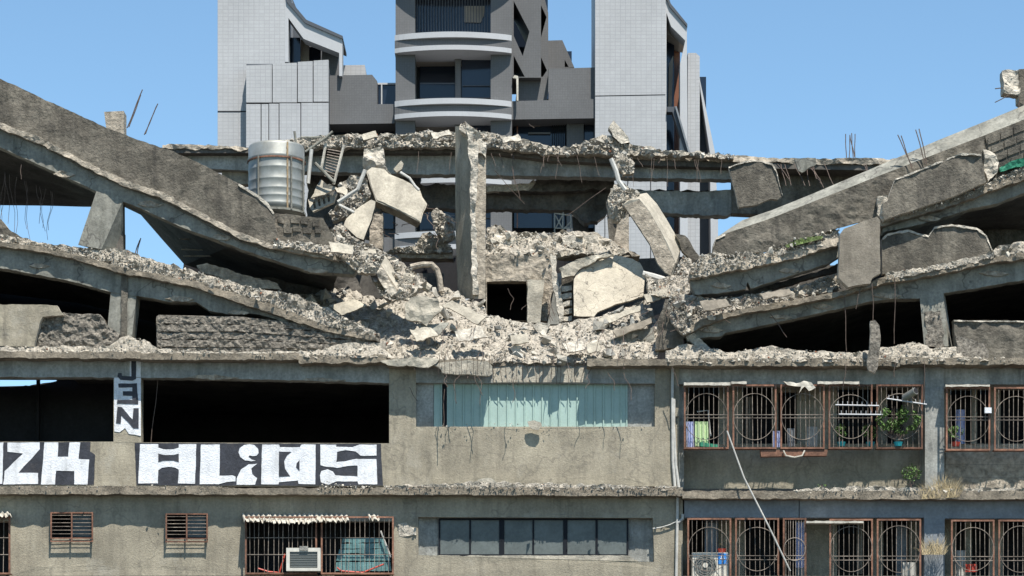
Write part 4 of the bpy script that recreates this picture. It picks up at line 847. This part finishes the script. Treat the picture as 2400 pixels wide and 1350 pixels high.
# ================================================================== RUBBLE
yc = lambda yb, yt, Yb, Yt: (lambda x, y: Yb+(yb-y)/(yb-yt)*(Yt-Yb))
rubble(1, [(1140,735),(1130,712),(1080,690),(1040,672),(980,690),(930,700),(880,700),(800,672),(740,690),(700,690),(690,706),(760,742),(830,770),(880,790),(900,840),(1160,850),(1380,850),(1540,840),(1560,800),(1540,760),(1520,700),(1440,728),(1390,744),(1300,762),(1230,756),(1180,748)], yc(850,680,-.1,3.2), 84, 4600, (13,42), (1.6,10),
   label='chunk in the big middle heap,', group='concrete chunks of the middle heap', relief=.16, flat=.6, cell=6)
rubble(2, [(0,548),(120,572),(190,580),(300,586),(330,602),(420,626),(500,648),(600,676),(690,690),(760,720),(880,776),(880,792),(760,764),(660,724),(560,692),(470,664),(360,642),(290,630),(200,604),(100,580),(0,567)], yc(800,548,-.2,.1), 14, 1500, (8,19), (2.5,8),
   label='chunk along the left sagging floor edge,', group='concrete chunks on the left sagging floor', relief=.12)
rubble(3, [(XL,808),(80,812),(250,812),(300,786),(345,800),(372,818),(560,826),(740,822),(800,806),(905,800),(905,838),(700,836),(330,830),(XL,824)], yc(838,800,-.42,-.15), 9, 1100, (7,15), (2,7),
   label='chunk on the upper ledge under the left parapets,', group='concrete chunks on the left part of the upper ledge', relief=.1)
rubble(4, [(600,334),(760,318),(800,316),(830,312),(868,318),(900,312),(950,316),(1000,306),(1070,310),(1140,308),(1190,320),(1220,326),(1260,338),(1330,346),(1370,330),(1420,316),(1440,318),(1480,338),(1560,352),(1720,362),(1720,372),(1600,366),(1480,362),(1300,362),(1160,346),(1000,344),(800,346),(600,345)], 5.4, 34, 1100, (10,28), (3,14),
   label='chunk on the roof ridge before the towers,', group='concrete chunks along the roof ridge', relief=.15)
rubble(5, [(1616,640),(1640,598),(1680,592),(1750,590),(1776,586),(1800,590),(1816,572),(1860,560),(1968,534),(1968,568),(1880,586),(1800,610),(1720,622),(1640,650)], yc(650,546,-.3,-.1), 10, 800, (8,20), (2.5,8),
   label='chunk under the long tilted parapet,', group='concrete chunks under the tilted parapet', relief=.15)
rubble(6, [(1560,700),(1600,690),(1660,700),(1700,696),(1760,690),(1860,672),(1960,640),(1970,676),(1850,706),(1720,730),(1640,754),(1604,784),(1580,760)], yc(784,640,-.3,.4), 20, 1500, (9,24), (2.5,9),
   label='chunk on the right sagging floor beside the hanging block,', group='concrete chunks on the right sagging floor', relief=.25)
rubble(7, [(1560,822),(1610,806),(1660,812),(1700,826),(1760,818),(1800,812),(1840,818),(1960,826),(2020,826),(2090,812),(2140,800),(2180,816),(2240,812),(2260,838),(2700,842),(2700,846),(1560,848)], yc(848,800,-.43,-.1), 9, 1300, (7,16), (2,7),
   label='chunk on the upper ledge above the right window cages,', group='concrete chunks on the right part of the upper ledge', relief=.12)
rubble(8, [(2068,512),(2200,474),(2310,430),(2330,418),(2400,390),(2700,290),(2700,306),(2400,412),(2310,446),(2200,484),(2068,524)], yc(530,290,-.3,-.2), 10, 600, (7,18), (2,7),
   label='chunk on the upper right slab under the green tarp,', group='concrete chunks on the upper right slab', relief=.15)
rubble(9, [(2320,600),(2340,576),(2400,564),(2700,520),(2700,556),(2400,596),(2240,626),(2200,632)], -.25, 5, 320, (8,16), (2,7),
   label='chunk on the floor edge at the right border,', group='concrete chunks at the right border', relief=.15)
rubble(10, [(770,545),(800,520),(830,560),(866,572),(900,590),(940,612),(1000,660),(960,700),(920,706),(890,690),(866,640),(840,640),(800,612),(756,590)], yc(700,520,.6,2.2), 28, 1300, (9,26), (3,9),
   label='chunk between the left beam end and leaning column piece,', group='concrete chunks at the left beam end', relief=.35, flat=.8)
rubble(11, [(905,590),(930,580),(975,574),(985,556),(1000,545),(1030,552),(1060,580),(1062,590),(920,594)], 4.9, 10, 250, (8,18), (3,8),
   label='chunk on the floor stub left of the standing column,', group='concrete chunks left of the standing column', relief=.15)
rubble(12, [(1140,560),(1142,535),(1160,525),(1200,545),(1260,546),(1310,545),(1370,540),(1420,556),(1480,596),(1420,600),(1340,596),(1300,606),(1260,598),(1140,600)], yc(606,525,3.6,4.6), 22, 900, (8,22), (3,8),
   label='chunk above the wall with the dark window opening,', group='concrete chunks above the window wall', relief=.3)
rubble(13, [(900,1138),(1000,1136),(1110,1130),(1300,1134),(1400,1138),(1600,1142),(1600,1150),(900,1146)], -.32, 9, 900, (5,13), (1.5,6),
   label='chunk on the lower ledge under the long wall,', group='concrete chunks on the lower ledge', relief=.06, bed=True)
rubble(14, [(1860,1148),(2010,1140),(2330,1146),(2500,1140),(2500,1154),(1860,1156)], -.3, 6, 240, (5,12), (1.5,6),
   label='chunk on the lower ledge between the right window cages,', group='concrete chunks on the lower ledge to the right', relief=.06)
rubble(15, [(20,1139),(300,1136),(520,1140),(540,1144),(20,1144)], -.3, 3, 110, (5,9), (1.5,5), label='chunk on the lower ledge under the painted letters,', group='concrete chunks under the painted letters', bed=False)
rubble(16, [(744,1142),(760,1126),(800,1136),(880,1138),(880,1146),(744,1150)], -.32, 6, 110, (6,14), (2,6), label='chunk on the lower ledge below the last painted letter,', group='concrete chunks below the last letter', bed=False)
rubble(17, [(1580,640),(1600,600),(1620,610),(1640,640),(1620,690),(1600,700),(1520,690),(1512,640),(1540,660)], yc(700,600,1.2,2.6), 14, 600, (8,20), (3,8),
   label='chunk at the foot of the long diagonal slab,', group='concrete chunks at the diagonal slab foot', relief=.3)
rubble(18, [(1020,1001),(1020,994),(1100,993),(1190,992),(1300,996),(1520,998),(1530,1002)], -.03, 5, 90, (4,9), (1.5,5), label='chunk on the sill of the green cladding,', group='concrete chunks on the cladding sill', bed=False)
rubble(19, [(1425,460),(1440,430),(1470,436),(1500,452),(1470,490),(1450,520),(1430,510)], 2.7, 12, 200, (6,16), (3,7), label='chunk at the top of the long diagonal slab,', group='concrete chunks at the diagonal slab top', relief=.15)
rubble(20, [(1434,345),(1470,350),(1484,375),(1486,405),(1460,410),(1440,385)], 4.6, 8, 120, (6,14), (3,7), label='chunk knotted under the roof above the diagonal slab,', group='concrete chunks under the roof on the right', relief=.2)

rubble(21, [(800,430),(830,410),(860,420),(868,460),(846,482),(810,510),(780,520),(770,500),(800,470)], lambda x, y: 3.7, 12, 260, (8,22), (3,10), label='chunk crushed between the vent block and the folded slab,', group='concrete chunks beside the vent block', relief=.2)
rubble(22, [(640,560),(700,566),(770,575),(800,560),(850,590),(900,600),(880,640),(840,640),(800,604),(720,590),(642,578)], -.25, 12, 420, (8,20), (3,10), label='chunk on the low end of the upper left beam,', group='concrete chunks on the upper left beam end', relief=.15)
rubble(23, [(1010,500),(1024,486),(1040,500),(1066,512),(1066,556),(1040,566),(1020,540)], 4.4, 5, 120, (8,16), (3,8), label='chunk caught between folded slab and standing column,', group='concrete chunks left of the column top', relief=.15)

rubble(25, [(2076,640),(2200,620),(2310,596),(2330,590),(2330,602),(2200,634),(2076,656)], -.32, 8, 260, (6,13), (2,6), label='chunk along the foot of the scalloped right parapet,', group='concrete chunks under the scalloped parapet', relief=.06)
# ================================================================== REBAR
def rebar(p0, p1, Y, Y1=None, sag=4, r_=.009, sd=0):
    mb = MB(); mb.tube(bent(p0, p1, Y, Y1, sag, 5, sd), r_, 4); mb.build('rebar', M['rebar'], B)
R_ = random.Random(99)
for a, b, Y in (((298,300),(334,210),1),((302,298),(330,222),1),((338,316),(370,243),1),((341,314),(366,250),1),((315,600),(328,562),.4),((320,600),(330,558),.4),
     ((1984,372),(1982,314),6),((1990,372),(1992,316),6),((2000,372),(1996,312),6),((2004,372),(2004,314),6),((1992,318),(2003,368),6),
     ((2138,390),(2104,316),-.3),((2138,396),(2112,318),-.3),((2168,384),(2146,304),-.3),((2172,384),(2154,302),-.3),
     ((2350,206),(2332,208),.4),((2366,222),(2332,240),.4),((2390,230),(2388,258),.4)): rebar(a, b, Y, sag=1, r_=.014)
for x in range(1160, 1380, 13): rebar((x+R_.uniform(-4,4), 838), (x+R_.uniform(-7,7), R_.uniform(892,900)), -.25, -.08, 2, .008, x)
for x in range(1030, 1154, 13): rebar((x, 835), (x+R_.uniform(-3,3), 878), -.62, -.52, 1, .007, x)
for i in range(8):
    x = R_.uniform(1010,1500); rebar((x, 872+R_.uniform(0,14)), (x+R_.uniform(-24,24), R_.uniform(905,960)), -.45, -.6, 8, .008, i)
for i in range(30):
    x = R_.uniform(980,1720); y = 358+(x-1100)*.03; rebar((x, y), (x+R_.uniform(-12,14), y+R_.uniform(10,70)), 5.2, 5.0, 1.5, .006, i)
for i in range(18):
    x = R_.uniform(1740,2100); y = 385; rebar((x, y), (x+R_.uniform(4,34), y+R_.uniform(30,66)), 5.2, 4.6, 1.5, .01, i)
for i in range(24):
    x = R_.uniform(930,1520); y = R_.uniform(760,840); rebar((x, y), (x+R_.uniform(-30,30), y+R_.uniform(20,70)), .1, -.5, 4, .007, i)
for i in range(16):
    x = R_.uniform(1500,1760); y = R_.uniform(680,760); rebar((x, y), (x+R_.uniform(-50,50), y+R_.uniform(10,60)), .2, -.4, 9, .008, i)
for i in range(12):
    x = R_.uniform(10,130); rebar((x, 400+x*.4), (x+R_.uniform(-14,14), R_.uniform(520,580)), .6, .6, 7, .006, i)
for i in range(22):
    x = R_.uniform(790,1060); y = R_.uniform(480,560); rebar((x, y), (x+R_.uniform(-30,30), y+R_.uniform(-20,40)), 3.8, 3.6, 9, .01, i)
for a, b, Y in (((1978,690),(1984,824),-.35),((2044,664),(2046,752),-.62),((2097,650),(2096,806),-.35),((1983,850),(1976,905),-.5),((2098,840),(2096,884),-.5),((2166,846),(2166,940),-.47),
     ((2018,672),(2006,724),-.5),((1806,736),(1844,790),-.2),((370,886),(354,1036),.3),((50,386),(50,420),-.05),((1040,1000),(1042,912),-.4),((1062,900),(1070,946),-.4),
     ((1160,400),(1230,478),4.4),((1220,470),(1200,390),4.4),((1330,505),(1420,440),4.5),((1400,520),(1450,490),4.5),((1190,676),(1204,700),3.3),((1204,700),(1196,726),3.3),((1222,726),(1234,714),3.3),
     ((1290,756),(1284,700),2.8),((1296,752),(1282,720),2.8),((1286,690),(1300,740),2.8),((960,908),(978,940),-.1),((1575,860),(1590,905),-.45),((1240,290),(1252,300),5),((1076,300),(1090,286),2.9),((1090,286),(1096,306),2.9),((1110,330),(1118,300),2.9)):
    rebar(a, b, Y, sag=2, r_=.01)

# ================================================================== SERVICES AND HOUSEHOLD THINGS
for lab, pts in (('long white drainpipe down the right pilaster, nearly straight', [(1576,860),(1576,960),(1577,1080),(1582,1140)]), ('white drainpipe crossing the straight one on the right pilaster', [(1580,935),(1579,1000),(1584,1090),(1592,1150)]),
        ('white drainpipe below the lower ledge on the right pilaster', [(1588,1165),(1587,1240),(1585,1355)]), ('small curved pipe branching from the lower white drainpipe', [(1600,1205),(1600,1216),(1588,1226)]), ('thin grey cable sagging from the lower drainpipe to the window niche', [(1586,1222),(1570,1230),(1550,1236),(1530,1239)])):
    mb = MB(); mb.tube([P(a,b,-.06) for a, b in pts], .035 if 'cable' not in lab else .015, 8); mb.build('drainpipe', M['pvc'], None, lab, 'pipe')
mb = MB(); mb.tube([P(1704,1010,-.48), P(1744,1120,-.55), P(1800,1230,-.6), P(1852,1338,-.5)], .02, 7); mb.build('fallen_pole', M['pvc'], None, 'thin pale pole fallen slantwise across both storeys of window cages', 'pole')
mb = MB(); mb.pbox(1582,958,1592,976,-.06,.08); mb.build('junction_box', M['tan'], None, 'small square box beside the white drainpipe', 'box')
# window air conditioner
ac = thing('window_air_conditioner', 'old window air conditioner with cream frame in the left barred bay', 'air conditioner', P(711,1338,-.5))
plate('casing', R(671,1284,751,1338), -.5, .45, 'acw', ac, holes=[R(679,1293,744,1331)])
plate('grille', R(678,1292,745,1332), -.46, .4, 'acd', ac)
for k in range(9):
    b = MB(); b.pbox(680,1294.5+k*4.1,743,1296+k*4.1,-.485,.02); b.build('slat', M['acd'], ac)
b = MB(); b.pbox(702,1280,722,1290,-.53,.05); b.build('badge', M['rub2'], ac)
# outdoor unit
oc = thing('outdoor_condenser', 'white outdoor condenser with round fan and blue label behind the lower right bars', 'air conditioner', P(1662,1392,.1))
plate('casing', R(1622,1295,1707,1392), .1, .5, 'acw', oc)
ctr = P(1653,1325,.08)
mb = MB()
for rr in (.25,.2,.15,.1): mb.tube([ctr+Vector((rr*math.cos(a*.2618), -.02, rr*math.sin(a*.2618))) for a in range(25)], .008, 4)
mb.build('fan_guard', M['acd'], oc)
mb = MB(); mb.tube([ctr+Vector((0,.01,0)), ctr+Vector((0,.015,0))], .26, 24); mb.build('fan', M['acd'], oc)
mb = MB(); mb.tube([ctr+Vector((0,-.04,0)), ctr+Vector((0,-.02,0))], .06, 14); mb.build('hub', M['acw'], oc)
mb = MB(); mb.pbox(1683,1297,1704,1322,.085,.01); lb = mb.build('label_plate', M['bluel'], oc)
mb = MB(); mb.pbox(1690,1301,1692,1307,.078,.005); mb.pbox(1695,1301,1697,1307,.078,.005); mb.pbox(1688,1308,1699,1310,.078,.005); mb.pbox(1692,1311,1695,1317,.078,.005); mb.build('printed_mark', M['wpaint'], lb)
# shelf of roofing over the barred bay
def corr(x0, x1, y0, y1, label):
    n = int((x1-x0)/2); mb = MB(); v = []; rr = random.Random(int(x0))
    for i in range(n+1):
        x = x0+(x1-x0)*i/n; z = math.sin(i*math.pi/2.9)*.025; e = rr.uniform(-3,3)
        v += [P(x-5,y0,-.02)+Vector((0,0,z)), P(x,y1+e,-.5)+Vector((0,0,z))]
    v += [q+Vector((0,0,.012)) for q in v]; N = 2*(n+1); f = []
    for i in range(n):
        a = 2*i; f += [(a,a+1,a+3,a+2), (a+N,a+2+N,a+3+N,a+1+N), (a+1,a+1+N,a+3+N,a+3)]
    mb.add(v, f); mb.build('roofing_sheet', M['corr'], None, label, 'roofing sheet')
corr(572,634,1206,1222,'corrugated roofing scrap at the left end of the barred bay'); corr(634,732,1206,1226,'longest ragged corrugated roofing sheet over the barred bay')
corr(732,818,1206,1222,'corrugated roofing scrap over the middle of the barred bay'); corr(866,890,1206,1218,'smallest corrugated roofing scrap at the right end of the barred bay'); corr(-40,28,1200,1210,'corrugated roofing scrap over the cage at the left border')
# teal blind behind the bars, red hose
bl = thing('torn_blind', 'torn blue green slatted blind slumped behind the right half of the barred bay', 'blind', P(850,1338,-.1))
for k, (a, b, c_, d) in enumerate(((803,900,1262,1272),(800,905,1274,1286),(795,910,1288,1298),(790,912,1300,1314),(788,914,1318,1338))):
    plate('blind_slat', [(a,c_),(b,c_-2),(b+3,d),(a-2,d)], -.1, .02, 'tealb' if 'tealb' in M else 'green', bl, jag=1.5)
for lab, pts in (('pink cord drooping in the lower left of the barred bay', [(604,1332),(630,1340),(655,1342),(664,1312),(668,1298)]), ('red strap at the foot of the torn blind', [(790,1330),(800,1338),(850,1342),(900,1322)])):
    mb = MB(); mb.tube([P(a,b,-.25) for a, b in pts], .02, 5); mb.build('cord', M['redp'], None, lab, 'cord')
mb = MB(); mb.tube([P(892,1244,-.2), P(916,1306,-.2)], .02, 5); mb.build('stick', M['pvc'], None, 'pale stick leaning behind the right end of the barred bay', 'stick')
# laundry and plants behind the upper right cages
for lab, q, m in (('pale green cloth hanging at the left end of the upper cage', R(1629,988,1660,1046), 'cloth1'), ('lavender cloth beside the pale green one in the upper cage', R(1609,988,1627,1048), 'cloth2'),
                  ('blue bag hanging in the second bay of the upper cage', R(1812,1010,1828,1048), 'cloth2'), ('blue grey cloth in the third bay of the upper cage', R(1845,1004,1862,1046), 'bluep')):
    mb = MB(); x0, y0 = q[0]; x1, y1 = q[2]; n = 14; v = []
    for i in range(n+1):
        for j in range(2): v.append(P(x0+(x1-x0)*i/n, (y0,y1)[j], -.05+.03*math.sin(i*1.3)))
    v += [p_+Vector((0,.008,0)) for p_ in v]; N = 2*(n+1); f = []
    for i in range(n): a = 2*i; f += [(a,a+1,a+3,a+2),(a+N,a+2+N,a+3+N,a+1+N),(a+1,a+1+N,a+3+N,a+3)]
    mb.add(v, f); mb.build('hanging_cloth', M[m], None, lab, 'cloth')
for lab, q, m, y_ in (('faded grey curtain behind the second bay of the upper cage', R(1746,930,1762,1046), 'slabbrown', .9), ('pale towel on the right side of the third bay of the upper cage', R(1892,1000,1916,1046), 'pvc', .3),
                  ('blue curtain behind the first bay of the lower cage', R(1652,1226,1682,1300), 'bluep', .6), ('blue grey curtain in the narrow third bay of the lower cage', R(1866,1224,1886,1330), 'cloth2', .4),
                  ('grey curtain strip in the fourth bay of the lower cage', R(2008,1224,2024,1345), 'slabbrown', .8), ('white cloth low in the last lower bay before the dry grass', R(2116,1318,2146,1349), 'pvc', .2),
                  ('lavender curtain behind the upper right cage first bay', R(2240,960,2262,1046), 'cloth2', .9), ('pale board behind the lower right cage first bay', R(2242,1290,2262,1349), 'pvc', .4),
                  ('red cloth bundle at the foot of the lower right cage', R(2262,1322,2290,1340), 'redp', .2)):
    mb = MB(); x0, y0 = q[0]; x1, y1 = q[2]; n = 10; v = []
    for i in range(n+1):
        for j in range(2): v.append(P(x0+(x1-x0)*i/n+(i%3-1)*.4*j, (y0,y1)[j]+(i%2)*j, y_+.03*math.sin(i*1.7)))
    v += [p_+Vector((0,.008,0)) for p_ in v]; N = 2*(n+1); f = []
    for i in range(n): a = 2*i; f += [(a,a+1,a+3,a+2),(a+N,a+2+N,a+3+N,a+1+N),(a+1,a+1+N,a+3+N,a+3)]
    mb.add(v, f); mb.build('hanging_cloth', M[m], None, lab, 'cloth')
def plant(label, x, y, w_, h, n, Y=-.1, pot='teal', m='leaf', ls=.05, sd=0):
    rr = random.Random(sd+5); t = thing('potted_plant', label, 'plant', P(x,y,Y))
    if pot:
        b = MB(); b.tube([P(x,y,Y), P(x,y-10,Y)], .08, 10, r1=.11); b.build('pot', M[pot], t)
    st = MB(); lf_ = MB()
    for i in range(max(5, n//25)):
        ex, ey = x+rr.uniform(-w_,w_), y-8-rr.uniform(.4,1)*h; st.tube([P(x,y-8,Y), P((x+ex)/2+rr.uniform(-6,6),(y+ey)/2,Y), P(ex,ey,Y+rr.uniform(-.15,.1))], .008, 4, r1=.003)
    for i in range(n):
        a = rr.uniform(0,6.28); q = math.sqrt(rr.random()); c_ = P(x+math.cos(a)*w_*q, y-8-h*.55+math.sin(a)*h*.5*q*(.6+.4*noise.noise(Vector((i*.3,sd,0)))), Y+rr.uniform(-.2,.15))
        if noise.noise(Vector((c_.x*5, c_.z*5, sd)))<-.18: continue
        e = Euler((rr.uniform(-.9,.9), rr.uniform(-1,1), rr.uniform(0,6.28))).to_matrix(); s = ls*rr.uniform(.5,1.2)
        lf_.add([c_+e@Vector(p_)*s for p_ in ((-1,0,0),(0,-.35,.1),(1,0,0),(0,.35,.1))], [(0,1,2),(0,2,3)])
    st.build('stem', M['rebar'], t); lf_.build('foliage', M[m], t)
plant('small green plant with blue pot in the fourth bay of the upper cage', 1972,1046,14,50,110,sd=1)
plant('largest leafy green plant filling the last bay of the upper cage', 2105,1046,52,96,1100,Y=-.3,sd=2,ls=.055)
plant('low leafy plant left of the largest one in the upper cage', 2040,1046,20,50,200,sd=3)
plant('dark leafy plant at the left end of the upper right cage', 2240,1046,18,48,240,sd=4,pot='redp')
plant('weed growing on the lower ledge right of the fallen pole', 1926,1152,12,12,60,Y=-.3,pot=None,sd=6,ls=.03)
plant('dry plant in a red pot on top of the outdoor condenser', 1692,1296,12,30,30,Y=.3,pot='redp',sd=7,m='straw',ls=.03)
plant('leafy weed sprouting from the ledge by the dry grass', 2136,1150,24,60,260,Y=-.3,pot=None,sd=8,ls=.04)
def tuft(label, pts, n, h, Y, m, sd, kind='stuff', lean=0):
    rr = random.Random(sd); mb = MB()
    for i in range(n):
        x = rr.uniform(pts[0], pts[2]); t = (x-pts[0])/(pts[2]-pts[0]); y = pts[1]+(pts[3]-pts[1])*t
        a = P(x,y,Y+rr.uniform(-.1,.1)); b = P(x+rr.uniform(-h,h)*.5+lean, y-h*rr.uniform(.4,1)*(1-abs(t-.5)), Y+rr.uniform(-.1,.1)); m_ = (a+b)/2+Vector((rr.uniform(-.02,.02),0,.03))
        mb.add([a-Vector((.006,0,0)), a+Vector((.006,0,0)), m_+Vector((.005,0,0)), m_-Vector((.005,0,0)), b], [(0,1,2,3),(3,2,4)])
    mb.build('grass', M[m], None, label, 'grass', None, 'stuff')
tuft('green grass growing under the long tilted parapet', (1845,580,1925,560), 700, 16, -.25, 'grass', 1)
tuft('dry straw coloured grass on the pier between the right window cages', (2160,1170,2250,1165), 260, 70, -.3, 'straw', 2)
tuft('dry hanging grass below the ledge between the lower right cages', (2160,1300,2215,1300), 120, 60, -.2, 'straw', 3)
slab('green_tarp', 'bright green tarp crumpled on the upper right slab', [(2342,394),(2370,378),(2400,370),(2460,350),(2470,372),(2400,388),(2370,394),(2345,402)], -.35, .08, ['tarp'], cat='tarp', rel=.08, cell=7, jag=2)
mb = MB(); mb.tube([P(2120,932,-.4), P(2146,916,-.65)], .085, 16); o = mb.build('duct', M['steel'], None, 'round metal duct end sticking out of the last bay of the upper cage', 'duct', smooth=False)
mb = MB(); mb.tube([P(2146.5,915.7,-.655), P(2147,915.5,-.66)], .07, 16); mb.build('duct_mouth', M['room'], o)
for lab, a, b in (('upper white rack bar with small spikes in the fourth bay', (1958,949),(2060,951)), ('lower white rack bar in the fourth bay', (1966,971),(2070,972)), ('slanting spiked rack bar in the last bay of the upper cage', (2078,934),(2172,948))):
    mb = MB(); mb.tube([P(*a,-.42), P(*b,-.42)], .018, 5)
    for k in range(9):
        x = a[0]+(b[0]-a[0])*(k+.5)/9; y = a[1]+(b[1]-a[1])*(k+.5)/9; mb.tube([P(x,y,-.42), P(x,y-9,-.42)], .008, 4)
    mb.build('rack_bar', M['wsmooth'], None, lab, 'rack')
for lab, a, b in (('long white awning strip over the first bays of the upper cage', (1603,896),(1712,903)), ('second white awning strip over the upper cage', (1714,894),(1750,900)), ('rusty edged awning strip over the middle of the upper cage', (1916,894),(2014,900)), ('white awning strip over the upper cage at the right border', (2216,901),(2320,906)), ('thin white slat across the lower right cages', (1890,1221),(2024,1226))):
    slab('awning_strip', lab, [(a[0],a[1]),(b[0],a[1]),(b[0],b[1]),(a[0],b[1])], -.4, .3, ['corr'], cat='awning strip', jag=1.2)
slab('awning_wreck', 'torn rust stained awning scrap over the third bay of the upper cage', [(1836,893),(1866,898),(1884,892),(1902,896),(1912,908),(1896,916),(1886,906),(1872,922),(1878,906),(1846,902)], -.45, .1, ['corr','rust'], cat='awning scrap', jag=2, rel=.06, cell=6)
slab('metal_tray', 'rusty metal tray with a curved handle below the upper cage', [(1782,1054),(1940,1054),(1938,1068),(1784,1070)], -.3, .2, ['rust'], cat='tray')
mb = MB(); mb.tube([P(1836,1056,-.34), P(1842,1068,-.36), P(1862,1072,-.36), P(1880,1068,-.36), P(1886,1056,-.34)], .02, 6); mb.build('handle', M['corr'], None, 'curved metal handle bar in front of the rusty tray', 'handle')
slab('notice_box', 'small white box fixed between the bays of the upper right cage', R(2308,955,2324,968), -.4, .06, ['wpaint'], cat='box')
slab('green_tray', 'green plastic tray at the foot of the pale green cloth', [(1640,1036),(1682,1042),(1682,1048),(1640,1046)], -.15, .2, ['tarp'], cat='tray')
mb = MB(); mb.tube([P(1634,965,-.1), P(1660,962,-.1), P(1664,1010,-.1), P(1666,1022,-.1)], .016, 5); mb.build('bent_cane', M['pvc'], None, 'bent white cane in the first bay of the upper cage', 'cane')
